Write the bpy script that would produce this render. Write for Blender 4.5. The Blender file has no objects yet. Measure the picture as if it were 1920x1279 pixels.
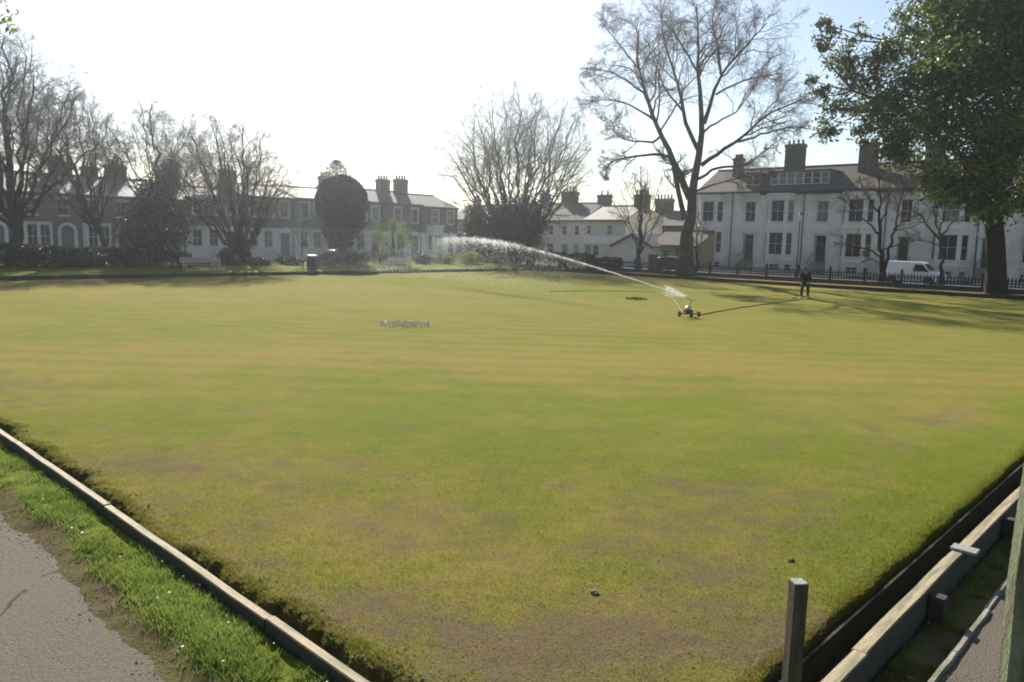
import bpy, math, random
import numpy as np
from mathutils import Vector, Matrix
R_ = math.radians
scene = bpy.context.scene
col = scene.collection

# ------------------------------------------------------------------ camera
F_PX, W_PX, H_PX, EYE, HOR, ROLL = 1450.0, 1920.0, 1279.0, 2.8, 447.0, 0.025
pitch = math.atan((H_PX/2-HOR)/F_PX)
fw = np.array([0, math.cos(pitch), -math.sin(pitch)]); rt = np.array([1., 0, 0]); up = np.cross(rt, fw)
rt, up = math.cos(ROLL)*rt+math.sin(ROLL)*up, -math.sin(ROLL)*rt+math.cos(ROLL)*up
cam = bpy.data.cameras.new('camera'); camo = bpy.data.objects.new('camera', cam); col.objects.link(camo)
cam.sensor_width = 36; cam.lens = 36*F_PX/W_PX; cam.clip_start = .05; cam.clip_end = 3000
M = Matrix.Identity(4)
for i in range(3):
    M[i][0], M[i][1], M[i][2] = rt[i], up[i], -fw[i]
M[2][3] = EYE
camo.matrix_world = M
scene.camera = camo

# ------------------------------------------------------------------ sky, sun, exposure
SUN_AZ, SUN_EL = R_(-15), R_(30)          # azimuth from +Y, negative = left
world = bpy.data.worlds.new('World'); scene.world = world; world.use_nodes = True
nt = world.node_tree; bgn = nt.nodes['Background']
sky = nt.nodes.new('ShaderNodeTexSky'); sky.sky_type = 'NISHITA'; sky.sun_disc = False
sky.sun_elevation = SUN_EL; sky.sun_rotation = SUN_AZ
sky.air_density = 1.0; sky.dust_density = .5; sky.ozone_density = 1.2
hs = nt.nodes.new('ShaderNodeHueSaturation'); hs.inputs['Saturation'].default_value = .9
nt.links.new(sky.outputs[0], hs.inputs['Color']); nt.links.new(hs.outputs[0], bgn.inputs[0]); bgn.inputs[1].default_value = .064
sun = bpy.data.lights.new('sun', 'SUN'); sun.energy = 5.0; sun.angle = R_(.6); sun.color = (1, .93, .82)
suno = bpy.data.objects.new('sun', sun); col.objects.link(suno)
sd = Vector((math.sin(SUN_AZ)*math.cos(SUN_EL), math.cos(SUN_AZ)*math.cos(SUN_EL), math.sin(SUN_EL)))
suno.rotation_euler = sd.to_track_quat('Z', 'Y').to_euler()
suno.location = (0, 0, 60)
scene.view_settings.view_transform = 'Standard'; scene.view_settings.look = 'None'
scene.view_settings.exposure = 1.12; scene.view_settings.gamma = 1
scene.view_settings.use_curve_mapping = False
scene.render.engine = 'CYCLES'
scene.cycles.filter_width = 1.9

# ------------------------------------------------------------------ place frame: l runs up the left edge of the green, r up the right edge
A = np.array([.58, 2.87]); TH = R_(46.5)
aL = np.array([-math.sin(TH), math.cos(TH)]); aR = np.array([math.cos(TH), math.sin(TH)])
GL, GR = 45.0, 50.0
def G(l, r, z=0.):
    p = A+l*aL+r*aR; return Vector((p[0], p[1], z))
def toLR(P):
    v = np.asarray(P)[..., :2]-A; return v@aL, v@aR
def ray(x, y): return fw+rt*(x-W_PX/2)/F_PX+up*(H_PX/2-y)/F_PX
def gz(x, y, z=0.):
    d = ray(x, y); return Vector(d*((z-EYE)/d[2]))+Vector((0, 0, EYE))
def atY(x, y, Y):
    d = ray(x, y); return Vector(d*(Y/d[1]))+Vector((0, 0, EYE))
def onL(x, l, y=450):      # -> r on the line l = const
    d = ray(x, y)[:2]; t = (l+A@aL)/(d@aL); return float((d*t-A)@aR)
def onR(x, r, y=455):
    d = ray(x, y)[:2]; t = (r+A@aR)/(d@aR); return float((d*t-A)@aL)
ROT_L = math.atan2(aR[1], aR[0])           # local x = aR, local -y faces the green from the left row
ROT_R = math.atan2(-aL[1], -aL[0])         # local x = -aL, local -y faces the green from the right row

# ------------------------------------------------------------------ materials
MATS = {}
def newmat(name):
    m = bpy.data.materials.new(name); m.use_nodes = True; MATS[name] = m
    n = m.node_tree.nodes; return m, m.node_tree, n['Principled BSDF']
def pm(name, c1, c2=None, scale=4., rough=.8, bump=0., bscale=None, spec=.3, detail=6., metal=0., stretch=None, coord='Object', c3=None, s3=.5):
    m, t, b = newmat(name)
    c2 = c2 or tuple(x*.7 for x in c1)
    tc = t.nodes.new('ShaderNodeTexCoord'); mp = t.nodes.new('ShaderNodeMapping')
    src = tc.outputs[coord] if coord != 'World' else t.nodes.new('ShaderNodeNewGeometry').outputs['Position']
    t.links.new(src, mp.inputs[0])
    if stretch: mp.inputs['Scale'].default_value = stretch
    nz = t.nodes.new('ShaderNodeTexNoise'); nz.inputs['Scale'].default_value = scale; nz.inputs['Detail'].default_value = detail
    nz.inputs['Roughness'].default_value = .65
    t.links.new(mp.outputs[0], nz.inputs[0])
    rp = t.nodes.new('ShaderNodeValToRGB'); rp.color_ramp.elements[0].position = .32; rp.color_ramp.elements[1].position = .68
    rp.color_ramp.elements[0].color = (*c1, 1); rp.color_ramp.elements[1].color = (*c2, 1)
    t.links.new(nz.outputs['Fac'], rp.inputs[0]); out = rp.outputs[0]
    if c3:
        n3 = t.nodes.new('ShaderNodeTexNoise'); n3.inputs['Scale'].default_value = s3; n3.inputs['Detail'].default_value = 4
        t.links.new(mp.outputs[0], n3.inputs[0])
        r3 = t.nodes.new('ShaderNodeValToRGB'); r3.color_ramp.elements[0].position = .48; r3.color_ramp.elements[1].position = .66
        t.links.new(n3.outputs['Fac'], r3.inputs[0])
        mx = t.nodes.new('ShaderNodeMixRGB'); t.links.new(r3.outputs[0], mx.inputs[0]); t.links.new(out, mx.inputs[1]); mx.inputs[2].default_value = (*c3, 1)
        out = mx.outputs[0]
    t.links.new(out, b.inputs['Base Color'])
    b.inputs['Roughness'].default_value = rough; b.inputs['Metallic'].default_value = metal
    b.inputs['Specular IOR Level'].default_value = spec
    if bump:
        bp = t.nodes.new('ShaderNodeBump'); bp.inputs['Strength'].default_value = bump; bp.inputs['Distance'].default_value = .03
        nb = t.nodes.new('ShaderNodeTexNoise'); nb.inputs['Scale'].default_value = bscale or scale*3; nb.inputs['Detail'].default_value = 5
        t.links.new(mp.outputs[0], nb.inputs[0]); t.links.new(nb.outputs['Fac'], bp.inputs['Height']); t.links.new(bp.outputs[0], b.inputs['Normal'])
    return m
def leafmat(name, c1, c2, trans=.35, rough=.45, spec=.4, scale=1.2, attr=False, fine=9.):
    m, t, b = newmat(name)
    geo = t.nodes.new('ShaderNodeNewGeometry')
    nz = t.nodes.new('ShaderNodeTexNoise'); nz.inputs['Scale'].default_value = scale; nz.inputs['Detail'].default_value = 3
    t.links.new(geo.outputs['Position'], nz.inputs[0])
    ad = t.nodes.new('ShaderNodeMath'); ad.operation = 'MULTIPLY_ADD'; ad.inputs[1].default_value = .45
    t.links.new(geo.outputs['Random Per Island'], ad.inputs[0]); t.links.new(nz.outputs['Fac'], ad.inputs[2])
    rp = t.nodes.new('ShaderNodeValToRGB'); rp.color_ramp.elements[0].position = .45; rp.color_ramp.elements[1].position = .95
    rp.color_ramp.elements[0].color = (*c1, 1); rp.color_ramp.elements[1].color = (*c2, 1)
    t.links.new(ad.outputs[0], rp.inputs[0])
    t.links.new(rp.outputs[0], b.inputs['Base Color']); b.inputs['Roughness'].default_value = rough; b.inputs['Specular IOR Level'].default_value = spec
    tr = t.nodes.new('ShaderNodeBsdfTranslucent'); t.links.new(rp.outputs[0], tr.inputs[0])
    mx = t.nodes.new('ShaderNodeMixShader'); mx.inputs[0].default_value = trans
    t.links.new(b.outputs[0], mx.inputs[1]); t.links.new(tr.outputs[0], mx.inputs[2])
    t.links.new(mx.outputs[0], t.nodes['Material Output'].inputs[0])
    return m
def turfmat(name, blade):
    m, t, b = newmat(name); N = t.nodes; L = t.links
    def attr(a):
        n = N.new('ShaderNodeAttribute'); n.attribute_name = a; return n.outputs['Fac']
    geo = N.new('ShaderNodeNewGeometry')
    def noise(s, d=5, r=.6):
        n = N.new('ShaderNodeTexNoise'); n.inputs['Scale'].default_value = s; n.inputs['Detail'].default_value = d; n.inputs['Roughness'].default_value = r
        L.new(geo.outputs['Position'], n.inputs[0]); return n.outputs['Fac']
    def mixc(f, a, c):
        n = N.new('ShaderNodeMixRGB')
        for i, v in ((0, f), (1, a), (2, c)):
            if isinstance(v, tuple): n.inputs[i].default_value = (*v, 1)
            elif isinstance(v, (int, float)): n.inputs[i].default_value = v
            else: L.new(v, n.inputs[i])
        return n.outputs[0]
    def ma(op, a, c, clamp=False):
        n = N.new('ShaderNodeMath'); n.operation = op; n.use_clamp = clamp
        for i, v in ((0, a), (1, c)):
            if isinstance(v, (int, float)): n.inputs[i].default_value = v
            else: L.new(v, n.inputs[i])
        return n.outputs[0]
    amp = 1.3 if not blade else 1.5
    dry = ma('ADD', attr('dry'), ma('MULTIPLY', ma('SUBTRACT', noise(14., 6, .7), .5), amp), True)
    dry = ma('ADD', dry, ma('MULTIPLY', ma('SUBTRACT', noise(60., 3), .5), amp*.8), True)
    dry = ma('ADD', dry, ma('MULTIPLY', ma('SUBTRACT', noise(3.2, 4), .5), .7), True)
    if blade: dry = ma('ADD', dry, ma('MULTIPLY', ma('SUBTRACT', geo.outputs['Random Per Island'], .5), .9), True)
    g = mixc(noise(2.2), (.112, .15, .019), (.178, .20, .026))
    c = mixc(dry, g, mixc(noise(5.), (.215, .16, .045), (.295, .25, .066)))
    so = ma('ADD', attr('soil'), ma('MULTIPLY', ma('SUBTRACT', noise(22., 6, .75), .52), 2.0), True)
    sc = mixc(noise(35., 6), (.085, .062, .036), (.21, .165, .10))
    if blade: c = mixc(ma('MULTIPLY', so, .6), c, (.20, .15, .075))
    else:
        c = mixc(so, c, sc)
        hk = ma('POWER', noise(48., 6, .75), 2.)
        c = mixc(ma('MULTIPLY', hk, .9, True), c, mixc(.6, c, (.03, .028, .015)))
    L.new(c, b.inputs['Base Color']); b.inputs['Roughness'].default_value = 1.; b.inputs['Specular IOR Level'].default_value = .25 if blade else .02
    if blade:
        tr = N.new('ShaderNodeBsdfTranslucent'); L.new(c, tr.inputs[0]); mx = N.new('ShaderNodeMixShader'); mx.inputs[0].default_value = .5
        L.new(b.outputs[0], mx.inputs[1]); L.new(tr.outputs[0], mx.inputs[2]); L.new(mx.outputs[0], N['Material Output'].inputs[0])
    else:
        bp = N.new('ShaderNodeBump'); bp.inputs['Strength'].default_value = .8; bp.inputs['Distance'].default_value = .025
        L.new(noise(45., 6, .7), bp.inputs['Height']); L.new(bp.outputs[0], b.inputs['Normal'])
    return m
def asphaltmat(name, c1, c2):
    m = pm(name, c1, c2, 55., .9, .6, 90., coord='World', detail=3, c3=tuple(x*.8 for x in c1), s3=.9)
    t = m.node_tree; b = t.nodes['Principled BSDF']
    base = b.inputs['Base Color'].links[0].from_socket
    geo = t.nodes.new('ShaderNodeNewGeometry')
    nz = t.nodes.new('ShaderNodeTexNoise'); nz.inputs['Scale'].default_value = 2.5; nz.inputs['Detail'].default_value = 6
    t.links.new(geo.outputs['Position'], nz.inputs[0])
    mx = t.nodes.new('ShaderNodeMixRGB'); mx.inputs[0].default_value = .28; t.links.new(geo.outputs['Position'], mx.inputs[1]); t.links.new(nz.outputs['Color'], mx.inputs[2])
    vo = t.nodes.new('ShaderNodeTexVoronoi'); vo.feature = 'DISTANCE_TO_EDGE'; vo.inputs['Scale'].default_value = .55
    t.links.new(mx.outputs[0], vo.inputs['Vector'])
    lt = t.nodes.new('ShaderNodeMath'); lt.operation = 'LESS_THAN'; lt.inputs[1].default_value = .0042; t.links.new(vo.outputs['Distance'], lt.inputs[0])
    # cracks come and go
    n2 = t.nodes.new('ShaderNodeTexNoise'); n2.inputs['Scale'].default_value = 1.3; t.links.new(geo.outputs['Position'], n2.inputs[0])
    gt = t.nodes.new('ShaderNodeMath'); gt.operation = 'GREATER_THAN'; gt.inputs[1].default_value = .40; t.links.new(n2.outputs['Fac'], gt.inputs[0])
    mu = t.nodes.new('ShaderNodeMath'); mu.operation = 'MULTIPLY'; t.links.new(lt.outputs[0], mu.inputs[0]); t.links.new(gt.outputs[0], mu.inputs[1])
    m3 = t.nodes.new('ShaderNodeMixRGB'); t.links.new(mu.outputs[0], m3.inputs[0]); t.links.new(base, m3.inputs[1]); m3.inputs[2].default_value = (.03, .025, .02, 1)
    t.links.new(m3.outputs[0], b.inputs['Base Color'])
    return m

turfmat('turf', False); turfmat('blade', True)
asphaltmat('asphalt', (.145, .121, .088), (.068, .056, .041)); pm('road', (.075, .075, .078), (.05, .05, .052), 40., .85, coord='World')
pm('paving', (.24, .235, .22), (.18, .175, .165), 1.5, .85, coord='World')
pm('earth', (.10, .075, .05), (.06, .05, .03), 3., .95, .4, 20., coord='World', c3=(.08, .11, .025), s3=.35)
pm('soil', (.09, .065, .045), (.16, .12, .085), 18., .95, .7, 40., coord='World', c3=(.07, .10, .022), s3=2.2)
pm('grit', (.20, .165, .125), (.10, .08, .06), 60., .95, coord='World')
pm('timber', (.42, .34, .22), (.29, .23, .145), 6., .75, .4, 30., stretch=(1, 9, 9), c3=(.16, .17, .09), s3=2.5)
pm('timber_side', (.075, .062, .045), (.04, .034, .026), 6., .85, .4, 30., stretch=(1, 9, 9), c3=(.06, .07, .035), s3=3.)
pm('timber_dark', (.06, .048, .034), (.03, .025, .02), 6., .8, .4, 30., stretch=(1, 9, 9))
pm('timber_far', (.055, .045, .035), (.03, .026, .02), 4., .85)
pm('post_wood', (.085, .072, .045), (.04, .034, .024), 9., .85, .5, 30., stretch=(8, 8, 1), c3=(.10, .095, .045), s3=3.)
pm('end_grain', (.30, .30, .28), (.18, .18, .17), 25., .8, .3, 60.)
pm('lichen_wood', (.13, .15, .075), (.22, .24, .15), 14., .9, .6, 40., stretch=(5, 5, 1), c3=(.10, .09, .06), s3=4.)
pm('concrete', (.30, .27, .22), (.20, .18, .15), 9., .85, .4, 50., c3=(.14, .14, .08), s3=3.)
pm('render_white', (.82, .78, .72), (.71, .67, .615), .9, .8, .0, c3=(.54, .50, .45), s3=.35)
pm('trim_white', (.74, .74, .73), (.64, .64, .62), 2., .6)
pm('cream', (.56, .53, .44), (.46, .43, .35), 1., .8)
pm('tan_wall', (.36, .27, .14), (.27, .20, .10), 1.5, .85)
def brickmat(name, c1, c2, mort):
    m, t, b = newmat(name)
    tc = t.nodes.new('ShaderNodeTexCoord'); br = t.nodes.new('ShaderNodeTexBrick')
    mp = t.nodes.new('ShaderNodeMapping'); mp.inputs['Rotation'].default_value = (math.pi/2, 0, 0)
    t.links.new(tc.outputs['Object'], mp.inputs[0]); t.links.new(mp.outputs[0], br.inputs[0])
    br.inputs['Scale'].default_value = 1; br.inputs['Brick Width'].default_value = .225; br.inputs['Row Height'].default_value = .075; br.inputs['Mortar Size'].default_value = .006
    br.inputs['Color1'].default_value = (*c1, 1); br.inputs['Color2'].default_value = (*c2, 1); br.inputs['Mortar'].default_value = (*mort, 1)
    nz = t.nodes.new('ShaderNodeTexNoise'); nz.inputs['Scale'].default_value = 1.2; nz.inputs['Detail'].default_value = 6; t.links.new(tc.outputs['Object'], nz.inputs[0])
    mx = t.nodes.new('ShaderNodeMixRGB'); mx.blend_type = 'MULTIPLY'; mx.inputs[0].default_value = .6
    t.links.new(br.outputs[0], mx.inputs[1]); t.links.new(nz.outputs['Fac'], mx.inputs[2]); t.links.new(mx.outputs[0], b.inputs['Base Color']); b.inputs['Roughness'].default_value = .9
brickmat('brick', (.19, .145, .115), (.14, .11, .088), (.21, .195, .17))
brickmat('brick_dark', (.13, .085, .065), (.09, .06, .05), (.12, .11, .1))
pm('slate', (.10, .10, .10), (.065, .065, .068), 3., .85, .25, 12., spec=.15, stretch=(2, 2, 6))
pm('slate_brown', (.13, .105, .078), (.085, .07, .055), 3., .85, .25, 12., spec=.15, stretch=(2, 2, 6))
pm('slate_pale', (.30, .27, .235), (.20, .18, .155), 3., .75, .25, 12., spec=.25, stretch=(2, 2, 6))
pm('lead', (.10, .12, .13), (.08, .09, .10), 2., .6); pm('gutter', (.025, .025, .027), (.018, .018, .018), 2., .5)
pm('clay_pot', (.24, .11, .07), (.15, .08, .06), 6., .85)
pm('teal_paint', (.07, .16, .16), (.05, .12, .12), 3., .5); pm('dark_door', (.035, .03, .03), (.025, .022, .02), 3., .4)
pm('grey_door', (.16, .17, .17), (.12, .13, .13), 3., .5); pm('garage_door', (.60, .60, .60), (.52, .52, .52), 2., .5)
def panemat(name, c, c2, sc):
    m = pm(name, c, c2, sc, .12, spec=.1, coord='World'); return m
panemat('pane_dark', (.010, .011, .013), (.024, .024, .027), .8); panemat('pane_mid', (.022, .022, .025), (.06, .058, .055), 1.1); panemat('pane_curtain', (.24, .23, .20), (.10, .10, .10), 1.0)
pm('black_metal', (.018, .018, .018), (.012, .012, .012), 5., .5, spec=.4); pm('steel', (.45, .45, .45), (.36, .36, .36), 8., .35, metal=.8)
pm('bin_body', (.03, .035, .045), (.022, .026, .033), 3., .5); pm('bin_lid', (.42, .43, .44), (.33, .34, .35), 6., .4)
pm('bench_wood', (.48, .43, .36), (.36, .32, .26), 5., .7, stretch=(1, 8, 8)); pm('rubber', (.02, .02, .02), (.03, .03, .028), 20., .8)
pm('green_metal', (.05, .08, .05), (.03, .05, .035), 8., .45); pm('hose_rubber', (.035, .045, .03), (.02, .025, .02), 8., .6)
pm('wire', (.50, .49, .46), (.36, .36, .34), 15., .5); pm('sand', (.46, .42, .33), (.34, .30, .22), 30., .9)
pm('van_white', (.78, .78, .77), (.74, .74, .73), 1., .25, spec=.5); pm('car_red', (.34, .02, .02), (.30, .02, .02), 1., .25, spec=.5); pm('car_dark', (.02, .035, .05), (.025, .04, .05), 1., .2, spec=.6)
pm('lamp_glass', (.75, .75, .72), (.65, .65, .62), 3., .3); pm('headlight', (.7, .7, .7), (.6, .6, .6), 3., .15); pm('tail_red', (.4, .02, .02), (.35, .02, .02), 3., .2)
pm('bark', (.075, .062, .05), (.04, .034, .028), 2.2, .95, .6, 9., spec=.1, c3=(.10, .09, .068), s3=1.2); pm('bark_dark', (.038, .032, .026), (.022, .019, .016), 3., .95, .5, 9., spec=.1)
pm('twig', (.15, .128, .112), (.10, .085, .075), 1.5, .9, spec=.1); pm('twig_buds', (.21, .18, .10), (.13, .115, .07), 1.2, .9, spec=.1)
leafmat('verge_blade', (.10, .155, .03), (.24, .30, .07), .5, .6, .2); leafmat('oak_leaf', (.020, .036, .009), (.145, .195, .034), .42, .45, .35); leafmat('holly_leaf', (.012, .022, .014), (.03, .045, .025), .12, .35, .5)
leafmat('yew_leaf', (.012, .024, .016), (.028, .045, .024), .15, .6, .3); leafmat('conifer_pale', (.10, .14, .12), (.18, .22, .18), .45, .6, .3)
leafmat('hedge_leaf', (.016, .026, .012), (.05, .065, .024), .25, .5, .4); leafmat('bright_leaf', (.10, .16, .02), (.28, .34, .04), .45, .5, .3)
leafmat('willow_leaf', (.07, .12, .025), (.16, .21, .05), .45, .5, .3); leafmat('ivy_leaf', (.018, .03, .012), (.05, .065, .022), .2, .4, .45)
leafmat('shrub_grey', (.10, .10, .065), (.22, .20, .13), .35, .6, .2); leafmat('sprig_leaf', (.14, .17, .03), (.26, .26, .06), .5, .5, .3)
leafmat('dead_leaf', (.10, .06, .03), (.36, .28, .17), .3, .7, .2); leafmat('petal', (.75, .75, .70), (.8, .8, .75), .3, .6, .2)
pm('cloth_black', (.012, .012, .014), (.02, .02, .023), 12., .9); pm('cloth_navy', (.02, .022, .03), (.03, .03, .04), 12., .9)
pm('skin', (.45, .27, .20), (.40, .23, .17), 8., .6, spec=.3); pm('hair', (.10, .08, .07), (.06, .05, .045), 30., .7); pm('shoe', (.015, .013, .012), (.02, .018, .016), 12., .5); pm('cap_pale', (.5, .48, .44), (.42, .4, .37), 12., .8)
m, t, b = newmat('water'); b.inputs['Base Color'].default_value = (.93, .95, .97, 1); b.inputs['Roughness'].default_value = .25; b.inputs['Specular IOR Level'].default_value = .6
tr = t.nodes.new('ShaderNodeBsdfTranslucent'); tr.inputs[0].default_value = (.95, .96, .97, 1); mx = t.nodes.new('ShaderNodeMixShader'); mx.inputs[0].default_value = .65
t.links.new(b.outputs[0], mx.inputs[1]); t.links.new(tr.outputs[0], mx.inputs[2]); t.links.new(mx.outputs[0], t.nodes['Material Output'].inputs[0])
MT = MATS

# ------------------------------------------------------------------ scene helpers
def link(o, parent=None):
    col.objects.link(o)
    if parent: o.parent = parent
    return o
def tag(o, label=None, cat=None, group=None, kind=None):
    if label: o['label'] = label
    if cat: o['category'] = cat
    if group: o['group'] = group
    if kind: o['kind'] = kind
    return o
def thing(name, label, cat, loc=(0, 0, 0), rz=0., group=None):
    o = bpy.data.objects.new(name, None); o.empty_display_size = .2; link(o); o.location = loc; o.rotation_euler = (0, 0, rz)
    return tag(o, label, cat, group)
def mesh_np(name, V, Fc, mat, smooth=False, attrs=None):
    V = np.ascontiguousarray(V, dtype=np.float32); me = bpy.data.meshes.new(name)
    if not isinstance(Fc, (list, tuple)): Fc = [Fc]
    Fc = [np.asarray(f, dtype=np.int32) for f in Fc if len(f)]
    me.vertices.add(len(V)); me.vertices.foreach_set('co', V.ravel())
    nl = sum(f.size for f in Fc); npoly = sum(len(f) for f in Fc)
    me.loops.add(nl); me.polygons.add(npoly)
    me.loops.foreach_set('vertex_index', np.concatenate([f.ravel() for f in Fc]))
    st = []; o = 0
    for f in Fc:
        st.append(o+np.arange(len(f))*f.shape[1]); o += f.size
    me.polygons.foreach_set('loop_start', np.concatenate(st).astype(np.int32))
    if smooth: me.polygons.foreach_set('use_smooth', np.ones(npoly, dtype=bool))
    if attrs:
        for k, v in attrs.items():
            a = me.attributes.new(k, 'FLOAT', 'POINT'); a.data.foreach_set('value', np.asarray(v, dtype=np.float32))
    me.update(calc_edges=True); me.materials.append(MT[mat])
    return me
def obj(name, me, parent=None, loc=(0, 0, 0), rz=0.):
    o = bpy.data.objects.new(name, me); link(o, parent); o.location = loc; o.rotation_euler = (0, 0, rz); return o

class MB:
    def __init__(s): s.v = []; s.f = []
    def quad(s, *p):
        n = len(s.v); s.v += [tuple(q) for q in p]; s.f.append(tuple(range(n, n+len(p)))); return s
    def box(s, x0, x1, y0, y1, z0, z1):
        n = len(s.v)
        s.v += [(x, y, z) for z in (z0, z1) for y in (y0, y1) for x in (x0, x1)]
        s.f += [tuple(n+i for i in q) for q in ((0, 2, 3, 1), (4, 5, 7, 6), (0, 1, 5, 4), (2, 6, 7, 3), (0, 4, 6, 2), (1, 3, 7, 5))]; return s
    def prism(s, poly, y0, y1):       # poly in (x, z), extruded along y
        n = len(s.v); k = len(poly)
        s.v += [(x, y0, z) for x, z in poly]+[(x, y1, z) for x, z in poly]
        s.f.append(tuple(n+i for i in range(k))); s.f.append(tuple(n+k+i for i in reversed(range(k))))
        for i in range(k):
            j = (i+1) % k; s.f.append((n+j, n+i, n+k+i, n+k+j))
        return s
    def slab(s, poly, z0, z1):        # poly in (x, y), extruded along z
        n = len(s.v); k = len(poly)
        s.v += [(x, y, z0) for x, y in poly]+[(x, y, z1) for x, y in poly]
        s.f.append(tuple(n+i for i in reversed(range(k)))); s.f.append(tuple(n+k+i for i in range(k)))
        for i in range(k):
            j = (i+1) % k; s.f.append((n+i, n+j, n+k+j, n+k+i))
        return s
    def tube(s, pts, r, n=8, caps=True):
        pts = [Vector(p) for p in pts]; rr = r if isinstance(r, (list, tuple)) else [r]*len(pts); base = len(s.v)
        d0 = (pts[1]-pts[0]).normalized(); u = d0.orthogonal().normalized()
        for i, p in enumerate(pts):
            d = (pts[min(i+1, len(pts)-1)]-pts[max(i-1, 0)]).normalized()
            u = (u-d*u.dot(d)).normalized(); w = d.cross(u)
            for k in range(n):
                a = 2*math.pi*k/n; s.v.append(tuple(p+(u*math.cos(a)+w*math.sin(a))*rr[i]))
        for i in range(len(pts)-1):
            for k in range(n):
                a, b_ = base+i*n+k, base+i*n+(k+1) % n; s.f.append((a, b_, b_+n, a+n))
        if caps:
            s.f.append(tuple(base+k for k in reversed(range(n)))); e = base+(len(pts)-1)*n; s.f.append(tuple(e+k for k in range(n)))
        return s
    def mesh(s, name, mat, smooth=False, bevel=0.):
        me = bpy.data.meshes.new(name); me.from_pydata(s.v, [], s.f); me.materials.append(MT[mat])
        if bevel:
            import bmesh
            bm = bmesh.new(); bm.from_mesh(me); bmesh.ops.remove_doubles(bm, verts=bm.verts, dist=1e-5)
            bmesh.ops.bevel(bm, geom=bm.edges, offset=bevel, segments=2, affect='EDGES', profile=.6); bm.to_mesh(me); bm.free()
        if smooth: me.polygons.foreach_set('use_smooth', [True]*len(me.polygons))
        me.update(); return me
    def build(s, name, mat, parent=None, loc=(0, 0, 0), rz=0., smooth=False, bevel=0.):
        return obj(name, s.mesh(name, mat, smooth, bevel), parent, loc, rz)

# numpy noise
def hsh(ix, iy, s):
    n = (ix.astype(np.int64)*374761393+iy.astype(np.int64)*668265263+s*974711) & 0x7fffffff
    n = ((n ^ (n >> 13))*1274126177) & 0x7fffffff
    return ((n ^ (n >> 16)) & 0xffff)/65535.
def vn(x, y, s=0):
    x = np.asarray(x, float); y = np.asarray(y, float)
    ix, iy = np.floor(x), np.floor(y); fx, fy = x-ix, y-iy; fx = fx*fx*(3-2*fx); fy = fy*fy*(3-2*fy)
    a = hsh(ix, iy, s); b_ = hsh(ix+1, iy, s); c = hsh(ix, iy+1, s); d = hsh(ix+1, iy+1, s)
    return (a*(1-fx)+b_*fx)*(1-fy)+(c*(1-fx)+d*fx)*fy
def fbm(x, y, s=0, o=4):
    v = 0; a = .5; t = 0
    for i in range(o):
        v = v+a*vn(x*2**i, y*2**i, s+i*7); t += a; a *= .55
    return v/t
def sst(a, b_, x):
    t = np.clip((x-a)/(b_-a), 0, 1); return t*t*(3-2*t)

# ------------------------------------------------------------------ turf patches (worn, dry and green areas of the lawn)
DRY = [(5, 17.5, 9, 1.7, .42), (-8.5, 15, 4, 3.2, .38), (7.6, 13, 2.6, 1.6, .42), (-20, 37, 11, 7, .32), (.6, 10.5, 3.4, 2.0, -.34), (2.2, 13.2, 4.5, 1.1, -.30), (-4, 27, 9, 5, -.08), (5, 45, 14, 9, -.20), (-3, 9, 1.4, 1.1, .3), (14, 22, 6, 3, .15), (-1.4, 7.2, 1.2, .8, .25)]
SOIL = [(1.2, 5.3, 1.2, .55, .56), (-.3, 5.5, 1.0, .5, .42), (-3.6, 9.0, 1.5, .9, .58), (3.3, 8.0, 1.1, .7, .62), (7.2, 12.2, 2.4, 1.4, .5), (-1.1, 7.4, 1.1, .6, .34), (2.0, 6.3, .9, .6, .4), (-8.6, 13., 2.6, 1.6, .45), (.2, 4.9, 1.3, .5, .34)]
def patches(X, Y):
    l, r = (X-A[0])*aL[0]+(Y-A[1])*aL[1], (X-A[0])*aR[0]+(Y-A[1])*aR[1]
    wx = X+(fbm(X*.5, Y*.5, 3)-.5)*3; wy = Y+(fbm(X*.5, Y*.5, 11)-.5)*2.2
    dry = .47+(fbm(X*.16, Y*.22, 21)-.5)*.75+(fbm(X*1.1, Y*1.1, 5)-.5)*.85+(fbm(X*4.5, Y*4.5, 15)-.5)*.6*sst(22, 6, Y)
    dry = dry+.15*np.sin(2*math.pi*(Y+.02*X)/1.15)*sst(9, 16, Y)*(.4+1.2*fbm(X*.08, Y*.3, 77))
    for x, y, sx, sy, a in DRY: dry = dry+a*np.exp(-((wx-x)/sx)**2-((wy-y)/sy)**2)
    soil = -.20+(fbm(X*1.6, Y*1.6, 31)-.5)*1.3+(fbm(X*5, Y*5, 37)-.5)*1.1+sst(14, 4.5, Y)*.42
    for x, y, sx, sy, a in SOIL: soil = soil+a*np.exp(-((wx-x)/sx)**2-((wy-y)/sy)**2)
    gs = sst(2.0, .7, l+(fbm(X, Y, 41)-.5))*sst(2.5, 5, r)      # watered strip along the right edge
    dry = dry-.5*gs; soil = soil-.3*gs
    gs2 = sst(1.25, .5, r+(fbm(X*1.2, Y*1.2, 43)-.5)*.8)
    dry = dry-.06*gs2; soil = soil+.16*gs2
    return np.clip(dry, 0, 1), np.clip(soil, 0, 1)
def edge_l(r): return .44+.03*(vn(r*3, r*0, 4)-.5)
def edge_r(l): return .31+.16*(fbm(l*1.4, l*0, 8)-.5)*1.6+.07*(vn(l*9, l*0, 18)-.5)+.05*(vn(l*21, l*0, 28)-.5)
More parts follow.
